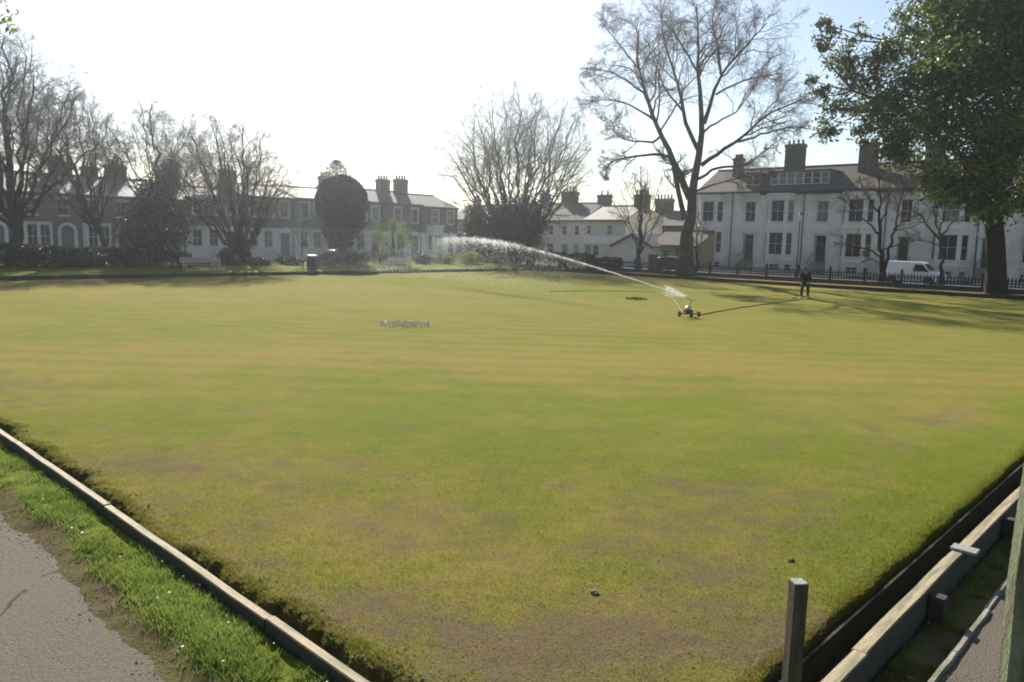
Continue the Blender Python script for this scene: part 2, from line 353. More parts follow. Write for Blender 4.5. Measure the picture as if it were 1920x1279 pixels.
def turf_z(l, r):
    dl = l-edge_l(r); dr = r-edge_r(l)
    X = A[0]+l*aL[0]+r*aR[0]; Y = A[1]+l*aL[1]+r*aR[1]
    hgt = .012*(fbm(X*2.5, Y*2.5, 61)-.5)+.018*(fbm(X*9, Y*9, 63)-.5)*sst(16, 5, Y)
    k = np.minimum(sst(-.03, .035, dl), sst(-.08, .03, dr+.07*(vn(l*24, r*24, 9)-.5)+.04*(vn(l*45, r*45, 19)-.5)))
    far = np.minimum(sst(GL-.2, GL-.3, l), sst(GR-.2, GR-.3, r))
    k = np.minimum(k, far)
    lip = .02*np.exp(-((dr-.12)/.12)**2)*(fbm(X*5, Y*5, 71))*2
    return -.3*(1-k)+hgt*(.3+.7*k)+lip*k, k

# ------------------------------------------------------------------ setting
def axis(Lm): 
    a = np.concatenate([np.arange(.03, 1.0, .03), np.arange(1.0, 12, .06)])
    n = 100; t = np.arange(1, n+1)/n; b_ = 12+(Lm-12.03)*(.25*t+.75*t**1.6); return np.concatenate([a, b_])
ls, rs = axis(GL), axis(GR)
ls = np.concatenate([ls[:-1], np.array([GL-.34, GL-.3, GL-.25, GL-.2, GL-.02])]); rs = np.concatenate([rs[:-1], np.array([GR-.34, GR-.3, GR-.25, GR-.2, GR-.02])])
ls.sort(); rs.sort()
Lg, Rg = np.meshgrid(ls, rs, indexing='ij'); zz, kk = turf_z(Lg, Rg)
X = A[0]+Lg*aL[0]+Rg*aR[0]; Y = A[1]+Lg*aL[1]+Rg*aR[1]
dry, soil = patches(X, Y); soil = np.maximum(soil, sst(.9, .35, kk))
n1, n2 = len(ls), len(rs); idx = np.arange(n1*n2).reshape(n1, n2)
fq = np.stack([idx[:-1, :-1], idx[:-1, 1:], idx[1:, 1:], idx[1:, :-1]], -1).reshape(-1, 4)
fq = fq[:, ::-1]
me = mesh_np('bowling_green', np.stack([X, Y, zz], -1).reshape(-1, 3), fq, 'turf', True, {'dry': dry.ravel(), 'soil': soil.ravel()})
tag(obj('bowling_green', me), 'wide square bowling green of patchy yellow and green turf', kind='structure')

# ground ring round the green
def lrpoly(mb, pts, z): mb.quad(*[G(l, r, z) for l, r in pts])
gr = MB(); B = 420
for q in (((-B, -B), (-B, B), (0, B), (0, -B)), ((GL, -B), (GL, B), (B, B), (B, -B)), ((0, -B), (0, 0), (GL, 0), (GL, -B)), ((0, GR), (0, B), (GL, B), (GL, GR))):
    lrpoly(gr, [(l, r) for l, r in q][::-1], -.02)
tag(gr.build('ground', 'earth'), kind='structure')
def strip(name, mat, l0, l1, r0, r1, z, z0=None):
    mb = MB(); z0 = -.1 if z0 is None else z0
    p = [G(l0, r0), G(l1, r0), G(l1, r1), G(l0, r1)]
    mb.slab([(q.x, q.y) for q in p][::-1], z0, z)
    return tag(mb.build(name, mat), kind='structure')
strip('street', 'road', 55, 63, -60, 160, .004); strip('street_pavement', 'paving', 63, 66, -60, 160, .12);
strip('street', 'road', -60, 54.9, 58, 66, .006); strip('street_pavement', 'paving', -60, 52, 66, 68, .12); strip('street_pavement', 'paving', -60, 52, 56, 58, .10)
# far banks, gently uneven grass and trodden earth
def bank(name, l0, l1, r0, r1, n, m_, z, dryv, soilv, seed, rise=0.):
    a, b_ = np.meshgrid(np.linspace(l0, l1, n), np.linspace(r0, r1, m_), indexing='ij')
    X = A[0]+a*aL[0]+b_*aR[0]; Y = A[1]+a*aL[1]+b_*aR[1]
    zz = z+.05*(fbm(X*1.3, Y*1.3, seed)-.5)+np.minimum(rise*(a-l0), .26); i = np.arange(n*m_).reshape(n, m_)
    f = np.stack([i[:-1, :-1], i[:-1, 1:], i[1:, 1:], i[1:, :-1]], -1).reshape(-1, 4)
    me = mesh_np(name, np.stack([X, Y, zz], -1).reshape(-1, 3), f[:, ::-1], 'turf', True, {'dry': np.clip(dryv+(fbm(X, Y, seed+1)-.5), 0, 1).ravel(), 'soil': np.clip(soilv+(fbm(X*.8, Y*.8, seed+2)-.5)*1.2, 0, 1).ravel()})
    return tag(obj(name, me), kind='structure')
bank('grass_bank', GL+.06, GL+10, -30, GR+2, 40, 160, .20, .05, -.3, 100, .055)
bank('earth_bank', -30, GL-.02, GR+.07, GR+6, 150, 30, .17, .5, .55, 120)
bank('grass_bank', GL-.02, GL+10, GR+2.02, GR+6, 30, 20, .18, .2, .1, 140)

# near left verge + path, near right soil strip + path
def verge_z(l, r):
    e = -.57+.10*(fbm(l*.9, l*0, 201)-.5)*2+.03*(vn(l*5, r*5, 203)-.5)
    k = sst(e-.22, e+.22, r); Xn = l; Yn = r
    return .028+.092*k+.03*(fbm(Xn*3, Yn*3, 205)-.5)+.022*(fbm(Xn*11, Yn*11, 207, 5)-.5), k, sst(e+.0, e+.26, r+.25*(fbm(l*3, r*3, 211)-.5))
ll = np.concatenate([np.arange(-1.2, 2, .05), np.arange(2, 9, .022), np.arange(9, 14, .05), np.linspace(14, 46, 60)]); rr = np.arange(-1.15, -.035, .022)
a, b_ = np.meshgrid(ll, rr, indexing='ij'); vz, vk, vg = verge_z(a, b_)
X = A[0]+a*aL[0]+b_*aR[0]; Y = A[1]+a*aL[1]+b_*aR[1]; i = np.arange(a.size).reshape(a.shape)
f = np.stack([i[:-1, :-1], i[:-1, 1:], i[1:, 1:], i[1:, :-1]], -1).reshape(-1, 4)
vs = np.clip(1-vg+(fbm(X*4, Y*4, 213)-.62)*.9, 0, 1)
me = mesh_np('grass_verge', np.stack([X, Y, vz], -1).reshape(-1, 3), f[:, ::-1], 'turf', True, {'dry': np.clip(.0+(fbm(X*2, Y*2, 215)-.5)*.6, 0, 1).ravel(), 'soil': vs.ravel()})
tag(obj('grass_verge', me), kind='structure')
mb = MB(); lrpoly(mb, [(-6, -6.5), (-6, -.5), (46, -.5), (46, -6.5)][::-1], .05); tag(mb.build('asphalt_path', 'asphalt'), kind='structure')
ll = np.arange(-.40, -.045, .03); rr = np.concatenate([np.arange(-.6, 12, .06), np.linspace(12, 51, 60)])
a, b_ = np.meshgrid(ll, rr, indexing='ij'); X = A[0]+a*aL[0]+b_*aR[0]; Y = A[1]+a*aL[1]+b_*aR[1]; i = np.arange(a.size).reshape(a.shape)
f = np.stack([i[:-1, :-1], i[:-1, 1:], i[1:, 1:], i[1:, :-1]], -1).reshape(-1, 4)
me = mesh_np('soil_strip', np.stack([X, Y, .0+.05*(fbm(X*4, Y*4, 301)-.5)+.03*(fbm(X*14, Y*14, 303)-.5)], -1).reshape(-1, 3), f[:, ::-1], 'turf', True, {'dry': np.clip(.4+(fbm(X*3, Y*3, 305)-.5), 0, 1).ravel(), 'soil': np.clip(.62+(fbm(X*2.5, Y*2.5, 307)-.5)*1.4, 0, 1).ravel()})
tag(obj('soil_strip', me), kind='structure')
mb = MB(); lrpoly(mb, [(-6.5, -.4), (-6.5, 51), (-.36, 51), (-.36, -.4)][::-1], .015); tag(mb.build('gravel_path', 'asphalt'), kind='structure')

# ------------------------------------------------------------------ grass blades (uncountable)
rng = np.random.default_rng(7)
def blades(name, X, Y, Z, hgt, wid, dry, soil, lean=.5, mat='blade'):
    n = len(X); az = rng.uniform(0, 2*np.pi, n); la = rng.uniform(0, 2*np.pi, n); le = hgt*lean*rng.uniform(.2, 1.2, n)
    dx, dy = np.cos(az)*wid/2, np.sin(az)*wid/2
    P0 = np.stack([X-dx, Y-dy, Z], -1); P1 = np.stack([X+dx, Y+dy, Z], -1); T = np.stack([X+np.cos(la)*le, Y+np.sin(la)*le, Z+hgt], -1)
    V = np.stack([P0, P1, T], 1).reshape(-1, 3); Fc = np.arange(3*n).reshape(n, 3)
    me = mesh_np(name, V, Fc, mat, False, {'dry': np.repeat(dry, 3), 'soil': np.repeat(soil, 3)})
    return me
# mown turf near the corner
N = 480000
Yd = 3.6+10.5*rng.random(N)**1.5; Xd = (rng.random(N)*2-1)*(.72*Yd+.3)
l, r = (Xd-A[0])*aL[0]+(Yd-A[1])*aL[1], (Xd-A[0])*aR[0]+(Yd-A[1])*aR[1]
ok = (l > .3) & (r > .2); Xd, Yd, l, r = Xd[ok], Yd[ok], l[ok], r[ok]
z, k = turf_z(l, r); d, s = patches(Xd, Yd)
ok = (k > .35) & (rng.random(len(Xd)) > s*.72); Xd, Yd, z, d, s, l, r, k = [q[ok] for q in (Xd, Yd, z, d, s, l, r, k)]
fr = np.maximum(np.exp(-((r-.48)/.16)**2), np.exp(-((l-.5)/.12)**2))
hg = sst(14.2, 7.5, Yd)*(.010+.012*rng.random(len(Xd)))*(1+1.4*fr*rng.random(len(Xd)))*(.8+.5*(1-d))
me = blades('turf_grass', Xd, Yd, z-.003, hg, .004+.003*rng.random(len(Xd)), d, s, .9)
tag(obj('turf_grass', me), 'short mown grass blades of the bowling green near its worn corner', 'grass', kind='stuff')
# rough fringe hanging over the ditch
N = 46000; side = rng.random(N) < .5; u_ = .3+11*rng.random(N)**1.5; w_ = rng.normal(size=N)*.05
l = np.where(side, u_, edge_l(u_)+.05+w_); r = np.where(side, edge_r(u_)+.06+w_, u_); w_ = np.where(side, w_, np.abs(w_)); l = np.where(side, u_, edge_l(u_)+.02+w_); ok = (fbm(u_*2.2, u_*0+side*7., 95)+.25*rng.random(N) > .55) & (turf_z(l, r)[1] > .8); l, r = l[ok], r[ok]
Xd = A[0]+l*aL[0]+r*aR[0]; Yd = A[1]+l*aL[1]+r*aR[1]; z, k = turf_z(l, r); d, s = patches(Xd, Yd); n = len(l)
me = blades('fringe_grass', Xd, Yd, z-.004, .012+.028*rng.random(n), .004+.004*rng.random(n), np.clip(d-.1+rng.normal(size=n)*.2, 0, 1), s*.5, 1.2)
tag(obj('fringe_grass', me), 'ragged grass fringe hanging over the ditch edges of the green', 'grass', kind='stuff')
# verge grass
N = 150000
lv = -.2+14*rng.random(N)**1.35; rv = -.95+.9*rng.random(N)
Xd = A[0]+lv*aL[0]+rv*aR[0]; Yd = A[1]+lv*aL[1]+rv*aR[1]
z, k, g = verge_z(lv, rv); clump = fbm(lv*3, rv*3, 401)
ok = (rng.random(N) < g*sst(.28, .62, clump)) & (Yd > 2.2); lv, rv, Xd, Yd, z, clump = [q[ok] for q in (lv, rv, Xd, Yd, z, clump)]
n = len(Xd)
me = blades('verge_grass', Xd, Yd, z-.004, (.022+.045*rng.random(n))*(.5+clump), .005+.004*rng.random(n), np.clip(rng.normal(-.05, .22, n), 0, 1), np.zeros(n), .9, 'verge_blade')
tag(obj('verge_grass', me), 'lush green grass tufts on the verge beside the asphalt path', 'grass', kind='stuff')
# sparse weeds on the soil strip by the right board
N = 26000; lv = -.38+.30*rng.random(N); rv = 1.5+9*rng.random(N)**1.3
Xd = A[0]+lv*aL[0]+rv*aR[0]; Yd = A[1]+lv*aL[1]+rv*aR[1]; clump = fbm(Xd*4, Yd*4, 411)
ok = rng.random(N) < sst(.48, .68, clump); lv, rv, Xd, Yd = [q[ok] for q in (lv, rv, Xd, Yd)]; n = len(Xd)
me = blades('weeds', Xd, Yd, np.full(n, -.005), .02+.03*rng.random(n), .005+.005*rng.random(n), np.clip(rng.normal(.2, .25, n), 0, 1), np.full(n, .2), .9)
tag(obj('weeds', me), 'sparse low weeds in the soil strip beside the timber board', 'weeds', kind='stuff')
# litter of dry leaves and twigs, daisies
def leafquads(C, size, rng, flat=0., aspect=.55):
    n = len(C); nrm = rng.normal(size=(n, 3)); nrm[:, 2] = np.abs(nrm[:, 2])+flat; nrm /= np.linalg.norm(nrm, axis=1)[:, None]
    a = np.cross(nrm, rng.normal(size=(n, 3))); a /= np.linalg.norm(a, axis=1)[:, None]+1e-9; b_ = np.cross(nrm, a)
    s = np.asarray(size)*rng.uniform(.7, 1.3, n); s = s[:, None]
    p0 = C-a*s*.5; p1 = C+b_*s*aspect*.5+nrm*s*.10; p2 = C+a*s*.5; p3 = C-b_*s*aspect*.5+nrm*s*.10
    V = np.stack([p0, p1, p2, p3], 1).reshape(-1, 3); i = np.arange(n)[:, None]*4
    return V, np.concatenate([i+np.array([[0, 3, 2]]), i+np.array([[0, 2, 1]])])
N = 420; Yd = 3.8+8*rng.random(N)**1.5; Xd = (rng.random(N)*2-1)*.7*Yd
l, r = (Xd-A[0])*aL[0]+(Yd-A[1])*aL[1], (Xd-A[0])*aR[0]+(Yd-A[1])*aR[1]
ok = (l > .5) & (r > .45) & (fbm(Xd, Yd, 55) > .42); P = np.stack([Xd, Yd, turf_z(l, r)[0]+.012], -1)[ok]
lv = -.2+10*rng.random(160)**1.4; rv = -.8+.75*rng.random(160); P2 = np.stack([A[0]+lv*aL[0]+rv*aR[0], A[1]+lv*aL[1]+rv*aR[1], verge_z(lv, rv)[0]+.012], -1)
lv = -.36+.28*rng.random(60); rv = 2+6*rng.random(60); P3 = np.stack([A[0]+lv*aL[0]+rv*aR[0], A[1]+lv*aL[1]+rv*aR[1], np.full(60, .03)], -1)
V, Fc = leafquads(np.concatenate([P, P2, P3]), .022, rng, 1.2)
tag(obj('leaf_litter', mesh_np('leaf_litter', V, Fc, 'dead_leaf')), 'scattered dry leaf scraps lying on the turf and verge', 'leaves', kind='stuff')
lv = .3+9*rng.random(45)**1.3; rv = -.62+.55*rng.random(45); P = np.stack([A[0]+lv*aL[0]+rv*aR[0], A[1]+lv*aL[1]+rv*aR[1], verge_z(lv, rv)[0]+.045], -1)
V, Fc = leafquads(P, .02, rng, 4., .9)
tag(obj('daisies', mesh_np('daisies', V, Fc, 'petal')), 'tiny white daisies dotted in the grass verge', 'flowers', kind='stuff')
N = 2600; lv = -.2+11*rng.random(N)**1.4; e_ = -.57+.10*(fbm(lv*.9, lv*0, 201)-.5)*2; rv = e_-.05+rng.normal(size=N)*.11; zc_ = np.maximum(verge_z(lv, rv)[0], .052)
ok = (fbm(lv*2.5, rv*2.5, 91) > .38) & (rv < -.2); lv, rv, zc_ = lv[ok], rv[ok], zc_[ok]; n = len(lv); sz = .003+.006*rng.random(n)**2
base8 = np.array([[1, 0, 0], [-1, 0, 0], [0, 1, 0], [0, -1, 0], [0, 0, .6], [0, 0, -.6]]); fc8 = np.array([[0, 2, 4], [2, 1, 4], [1, 3, 4], [3, 0, 4], [2, 0, 5], [1, 2, 5], [3, 1, 5], [0, 3, 5]])
Cc = np.stack([A[0]+lv*aL[0]+rv*aR[0], A[1]+lv*aL[1]+rv*aR[1], zc_+sz*.2], -1); V = (Cc[:, None]+base8[None]*sz[:, None, None]*rng.uniform(.6, 1.4, (n, 6, 1))).reshape(-1, 3)
tag(obj('path_grit', mesh_np('path_grit', V, (np.arange(n)[:, None, None]*6+fc8[None]).reshape(-1, 3), 'grit')), 'loose grit and soil crumbs along the asphalt path edge', 'grit', kind='stuff')
N = 5200; u_ = .3+12*rng.random(N)**1.4; r = edge_r(u_)-.03+rng.normal(size=N)*.09; ok = (r > .06) & (fbm(u_*3, r*3, 97) > .4); u_, r = u_[ok], r[ok]; n = len(r); sz = .004+.016*rng.random(n)**3
Cc = np.stack([A[0]+u_*aL[0]+r*aR[0], A[1]+u_*aL[1]+r*aR[1], turf_z(u_, r)[0]+sz*.3], -1); V = (Cc[:, None]+base8[None]*sz[:, None, None]*rng.uniform(.6, 1.4, (n, 6, 1))).reshape(-1, 3)
tag(obj('ditch_crumbs', mesh_np('ditch_crumbs', V, (np.arange(n)[:, None, None]*6+fc8[None]).reshape(-1, 3), 'soil')), 'crumbs of earth fallen from the turf edge into the ditch', 'earth', kind='stuff')
# lumps of turned-up turf
for k, (px, py, s) in enumerate(((1115, 1113, .032), (1482, 1052, .028))):
    c = gz(px, py, .0); vv = []; rg = random.Random(k)
    import bmesh
    bm = bmesh.new(); bmesh.ops.create_icosphere(bm, subdivisions=2, radius=1)
    for v in bm.verts: v.co *= rg.uniform(.7, 1.15); v.co.z *= .55
    me = bpy.data.meshes.new('clod'); bm.to_mesh(me); bm.free(); me.materials.append(MT['grit'])
    o = obj('soil_clod', me, None, (c.x, c.y, .012), rg.uniform(0, 3)); o.scale = (s*1.3, s, s)
    tag(o, ('dark clod of earth on the bare worn corner of the turf', 'small dark clod by the green strip near the square post', 'small flat clod on the dry turf in the lawn', 'earth clod at the crumbling turf edge beside the ditch')[k], 'clod')

# ------------------------------------------------------------------ timber edging of the green
def plank_mesh(Ln, wx, z0, z1, mat, seed, bevel=.006):
    rg = random.Random(seed); mb = MB(); n = 6
    for k in range(n+1):
        x = Ln*k/n; dy = rg.uniform(-.004, .004); dz = rg.uniform(-.004, .004)
        mb.v += [(x, -wx/2+dy, z0), (x, wx/2+dy, z0), (x, wx/2+dy, z1+dz), (x, -wx/2+dy, z1+dz)]
    for k in range(n):
        a = k*4
        for i in range(4):
            j = (i+1) % 4; mb.f.append((a+i, a+j, a+4+j, a+4+i))
    mb.f.append((3, 2, 1, 0)); mb.f.append((n*4, n*4+1, n*4+2, n*4+3))
    import bmesh
    me = mb.mesh('plank', mat); bm = bmesh.new(); bm.from_mesh(me)
    ed = [e for e in bm.edges if abs(e.verts[0].co.x-e.verts[1].co.x) > .01 and e.verts[0].co.z > z0+.01]
    bmesh.ops.bevel(bm, geom=ed, offset=bevel, segments=2, affect='EDGES'); bm.normal_update()
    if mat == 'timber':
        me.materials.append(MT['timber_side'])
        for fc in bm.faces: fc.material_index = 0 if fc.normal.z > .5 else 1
    bm.to_mesh(me); bm.free(); return me
eb = thing('timber_edging', 'long straight run of weathered timber boards edging the ditch by the grass verge', 'edging', G(0, 0), ROT_L+math.pi/2)
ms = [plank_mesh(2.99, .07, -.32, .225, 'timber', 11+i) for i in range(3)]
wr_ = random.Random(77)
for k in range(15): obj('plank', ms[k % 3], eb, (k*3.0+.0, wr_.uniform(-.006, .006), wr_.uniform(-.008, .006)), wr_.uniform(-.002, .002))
pg = MB().box(-.025, .025, -.02, .02, -.2, .17).mesh('peg', 'timber_dark', bevel=.004)
for k in range(15): obj('peg', pg, eb, (.9+k*3.0, .058, 0))
eb2 = thing('timber_edging', 'heavy timber board rail on stub posts edging the ditch by the soil strip', 'edging', G(0, 0), ROT_L)
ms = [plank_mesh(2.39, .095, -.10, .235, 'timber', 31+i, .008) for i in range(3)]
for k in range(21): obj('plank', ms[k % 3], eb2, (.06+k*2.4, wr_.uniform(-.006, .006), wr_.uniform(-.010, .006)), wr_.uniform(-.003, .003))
st = MB().box(-.05, .05, -.055, .055, -.3, .20).mesh('stub_post', 'timber_dark', bevel=.008)
cp = MB().box(-.07, .07, -.10, .10, .236, .262).mesh('cleat', 'end_grain', bevel=.006)
for k in range(21):
    p = obj('stub_post', st, eb2, (.06+k*2.4+1.35, -.105, 0))
    if k in (1, 3, 6, 9): obj('cleat', cp, eb2, (.06+k*2.4+2.4-.02, -.03, 0))
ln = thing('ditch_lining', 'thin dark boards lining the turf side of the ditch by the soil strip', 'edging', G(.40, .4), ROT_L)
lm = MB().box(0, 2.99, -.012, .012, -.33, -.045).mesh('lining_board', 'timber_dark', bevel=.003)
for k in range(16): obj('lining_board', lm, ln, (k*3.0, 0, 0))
# far ditch walls
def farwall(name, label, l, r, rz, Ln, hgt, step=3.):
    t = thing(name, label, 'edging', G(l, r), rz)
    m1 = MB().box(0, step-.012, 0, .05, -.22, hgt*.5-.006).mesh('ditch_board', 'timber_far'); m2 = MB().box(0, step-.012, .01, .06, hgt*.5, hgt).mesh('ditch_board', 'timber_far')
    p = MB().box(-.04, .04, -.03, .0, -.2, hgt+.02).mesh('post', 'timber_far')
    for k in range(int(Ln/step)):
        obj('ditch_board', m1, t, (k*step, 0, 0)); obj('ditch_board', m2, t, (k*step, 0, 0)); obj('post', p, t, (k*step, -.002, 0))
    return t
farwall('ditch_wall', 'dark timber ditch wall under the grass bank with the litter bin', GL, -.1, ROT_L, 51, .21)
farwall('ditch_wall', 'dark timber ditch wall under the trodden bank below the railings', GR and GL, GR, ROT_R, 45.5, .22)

# square post near the corner and tall lichened post
p = atY(1498, 1090, 4.25)
po = thing('timber_post', 'square weathered wooden post with grey end grain top at the corner of the green', 'post', (p.x, p.y, 0), R_(8))
MB().box(-.041, .041, -.041, .041, -.35, p.z-.004).build('shaft', 'post_wood', po, bevel=.006); MB().box(-.0395, .0395, -.0395, .0395, p.z-.006, p.z+.002).build('end_grain', 'end_grain', po, bevel=.003)
p = gz(1905, 1279, .0)
q = atY(1908, 1100, 2.75)
po = thing('timber_post', 'tall rough post covered in green lichen beside the gravel path', 'post', (q.x+.075, q.y, 0), R_(40))
mb = MB(); rg = random.Random(4)
mb.tube([(rg.uniform(-.004, .004), rg.uniform(-.004, .004), -.1+k*.24) for k in range(13)], [.098-.0007*k+rg.uniform(-.003, .003) for k in range(13)], 10)
mb.build('shaft', 'lichen_wood', po, smooth=False); 
mb = MB(); mb.tube([(0, 0, 2.77), (0, 0, 2.83)], [.098, .06], 10); mb.build('post_cap', 'end_grain', po)
# concrete edging by the gravel path
ke = thing('path_edging', 'worn narrow concrete edging along the gravel path', 'kerb', G(-.345, 1.5), ROT_L)
km = [plank_mesh(.905, .045, -.1, .04, 'concrete', 51+i, .008) for i in range(3)]
rg = random.Random(9)
for k in range(26):
    o = obj('edging_block', km[k % 3], ke, (k*.915, rg.uniform(-.008, .008), rg.uniform(-.012, .008)))

# ------------------------------------------------------------------ buildings
WIN = {}
def winmesh(w, h, style):
    key = (round(w, 2), round(h, 2), style)
    if key in WIN: return WIN[key]
    b_ = .05; f = MB()
    f.box(-w/2, -w/2+b_, 0, .06, 0, h); f.box(w/2-b_, w/2, 0, .06, 0, h); f.box(-w/2+b_, w/2-b_, 0, .06, h-b_, h); f.box(-w/2+b_, w/2-b_, 0, .06, 0, b_)
    f.box(-w/2+b_, w/2-b_, .005, .055, h*.5-.02, h*.5+.02)
    if style == 'bar': f.box(-.013, .013, .01, .05, b_, h-b_)
    if style == 'casement':
        for k in (-1, 0, 1): f.box(k*w/4-.025, k*w/4+.025, .003, .057, b_, h-b_)
    fm = f.mesh('window', 'trim_white')
    ps = [MB().box(-w/2+.02, w/2-.02, .03, .04, .02, h-.02).mesh('pane', c) for c in ('pane_dark', 'pane_mid', 'pane_curtain')]
    sm = MB().box(-w/2-.08, w/2+.08, -.22, .02, -.09, 0).mesh('sill', 'trim_white')
    WIN[key] = (fm, ps, sm); return WIN[key]
WR = random.Random(3)
def window(par, x, y, z, w, h, rz=0., style='plain', sill=True, dark=None):
    fm, ps, sm = winmesh(w, h, style); o = obj('window', fm, par, (x, y, z), rz)
    k = dark if dark is not None else WR.choice((0, 0, 0, 0, 1, 1, 2)); obj('pane', ps[k], o)
    if sill: obj('sill', sm, o)
    return o
def panel(mb, p0, p1, z0, z1, ops, reveal=.14):
    """wall from plan point p0 to p1 (outside on the right-hand side of p0->p1), with openings (u0,u1,za,zb)"""
    p0 = Vector((*p0, 0)); p1 = Vector((*p1, 0)); u = (p1-p0); Ln = u.length; u.normalize(); n = Vector((u.y, -u.x, 0))
    xs = sorted({0., Ln, *[o[0] for o in ops], *[o[1] for o in ops]}); zs = sorted({z0, z1, *[o[2] for o in ops], *[o[3] for o in ops]})
    for a, b_ in zip(xs[:-1], xs[1:]):
        for c, d in zip(zs[:-1], zs[1:]):
            if any(o[0]-1e-6 <= a and b_ <= o[1]+1e-6 and o[2]-1e-6 <= c and d <= o[3]+1e-6 for o in ops): continue
            mb.quad(p0+u*a+Vector((0, 0, c)), p0+u*b_+Vector((0, 0, c)), p0+u*b_+Vector((0, 0, d)), p0+u*a+Vector((0, 0, d)))
    for a, b_, c, d in ops:
        q = [p0+u*a+Vector((0, 0, c)), p0+u*b_+Vector((0, 0, c)), p0+u*b_+Vector((0, 0, d)), p0+u*a+Vector((0, 0, d))]; k = [v-n*reveal for v in q]
        for i in range(4):
            j = (i+1) % 4; mb.quad(q[i], q[j], k[j], k[i])
def shell(mb, W, D, z0, z1, x0=.003, ridge=None, gable=False):
    W = W-.003
    mb.quad((W, 0, z0), (W, D, z0), (W, D, z1), (W, 0, z1)); mb.quad((W, D, z0), (x0, D, z0), (x0, D, z1), (W, D, z1)); mb.quad((x0, D, z0), (x0, 0, z0), (x0, 0, z1), (x0, D, z1))
    if gable:
        for x, s in ((x0, 1), (W, -1)):
            p = [(x, D, z1), (x, 0, z1), (x, D/2, ridge)]; mb.quad(*(p if s > 0 else p[::-1]))
def roof(par, W, D, ze, zr, mat, ov=.25, x0=0., x1=None, th=.14, name='roof'):
    x1 = W if x1 is None else x1; sl = (zr-ze)/(D/2); mb = MB()
    P = [(-ov, ze-sl*ov), (D/2, zr), (D+ov, ze-sl*ov), (D+ov, ze-sl*ov+th), (D/2, zr+th*1.1), (-ov, ze-sl*ov+th)]
    n = len(mb.v); k = len(P)
    mb.v += [(x0, y, z) for y, z in P]+[(x1, y, z) for y, z in P]
    mb.f.append(tuple(n+i for i in reversed(range(k)))); mb.f.append(tuple(n+k+i for i in range(k)))
    for i in range(k):
        j = (i+1) % k; mb.f.append((n+i, n+j, n+k+j, n+k+i))
    r_ = mb.build(name, mat, par)
    MB().box(x0+.003, x1-.003, D/2-.12, D/2+.12, zr+th*.75, zr+th*1.1+.07).build('ridge_tiles', 'clay_pot' if mat == 'slate_brown' else 'lead', r_)
    return r_
def chimney(par, x, y, z0, z1, w, d, mat='brick_dark', pots=4, potm='clay_pot', poth=.5):
    mb = MB().box(x-w/2, x+w/2, y-d/2, y+d/2, z0, z1-.35); mb.box(x-w/2-.07, x+w/2+.07, y-d/2-.07, y+d/2+.07, z1-.35, z1-.12); mb.box(x-w/2-.02, x+w/2+.02, y-d/2-.02, y+d/2+.02, z1-.12, z1)
    o = mb.build('chimney', mat, par)
    if pots:
        key = ('pot', poth)
        if key not in WIN: WIN[key] = MB().tube([(0, 0, 0), (0, 0, poth*.8), (0, 0, poth*.82), (0, 0, poth)], [.13, .11, .14, .13], 8).mesh('chimney_pot', potm)
        for k in range(pots):
            obj('chimney_pot', WIN[key], o, (x-w/2+(k+.5)*w/pots if w >= d else x, y if w >= d else y-d/2+(k+.5)*d/pots, z1-.01))
    return o
def bay(par, cx, wid, fr, dep, z0, z1, wins, mat, capmat, side_w=.42):
    """canted bay; wins: list of (za, zb, front width)"""
    P = [(cx-wid/2, 0), (cx-fr/2, -dep), (cx+fr/2, -dep), (cx+wid/2, 0)]; mb = MB()
    for i in range(3):
        a, b_ = Vector(P[i]), Vector(P[i+1]); Ln = (b_-a).length
        ops = [(Ln/2-(w if i == 1 else side_w)/2, Ln/2+(w if i == 1 else side_w)/2, za, zb) for za, zb, w in wins]
        panel(mb, P[i], P[i+1], z0, z1, ops)
    o = mb.build('bay_window', mat, par)
    for i in range(3):
        a, b_ = Vector(P[i]), Vector(P[i+1]); m_ = (a+b_)/2; d = (b_-a).normalized(); n = Vector((d.y, -d.x)); rz = math.atan2(d.y, d.x); q = m_-n*.10
        for za, zb, w in wins: window(o, q.x, q.y, za, (w if i == 1 else side_w), zb-za, rz, 'bar' if i == 1 and w > 1.0 else 'plain', sill=True)
    def ring(e, za, zb, mt, nm):
        Q = [(cx-wid/2-e*1.2, 0.04), (cx-fr/2-e*.6, -dep-e), (cx+fr/2+e*.6, -dep-e), (cx+wid/2+e*1.2, .04)]; MB().slab(Q, za, zb).build(nm, mt, par)
    for za, zb, w in wins[:-1]: ring(.10, zb+.42, zb+.54, 'trim_white', 'string_course')
    ring(.14, z1, z1+.14, 'trim_white', 'cornice'); ring(.02, z1+.14, z1+.22, capmat, 'bay_roof')
    return o
def steps(par, cx, w, top, n=7, run=.27, mat='concrete'):
    o = thing('x', None, None); bpy.data.objects.remove(o)
    mb = MB(); h_ = top/n
    for k in range(n): mb.box(cx-w/2, cx+w/2, -.002-(n-k)*run, -.002-(n-k-1)*run+(.0 if k < n-1 else 0), -.02, h_*(k+1))
    s_ = mb.build('front_steps', mat, par)
    for sx in (-1, 1):
        r_ = MB().tube([(cx+sx*w/2, -n*run, h_+.9), (cx+sx*w/2, -.05, top+.9)], .025, 6)
        for k in range(0, n, 1): r_.tube([(cx+sx*w/2, -.05-(n-1-k)*run-.1, h_*(k+1)), (cx+sx*w/2, -.05-(n-1-k)*run-.1, h_*(k+1)+.9)], .014, 5)
        r_.build('handrail', 'black_metal', s_)
    return s_
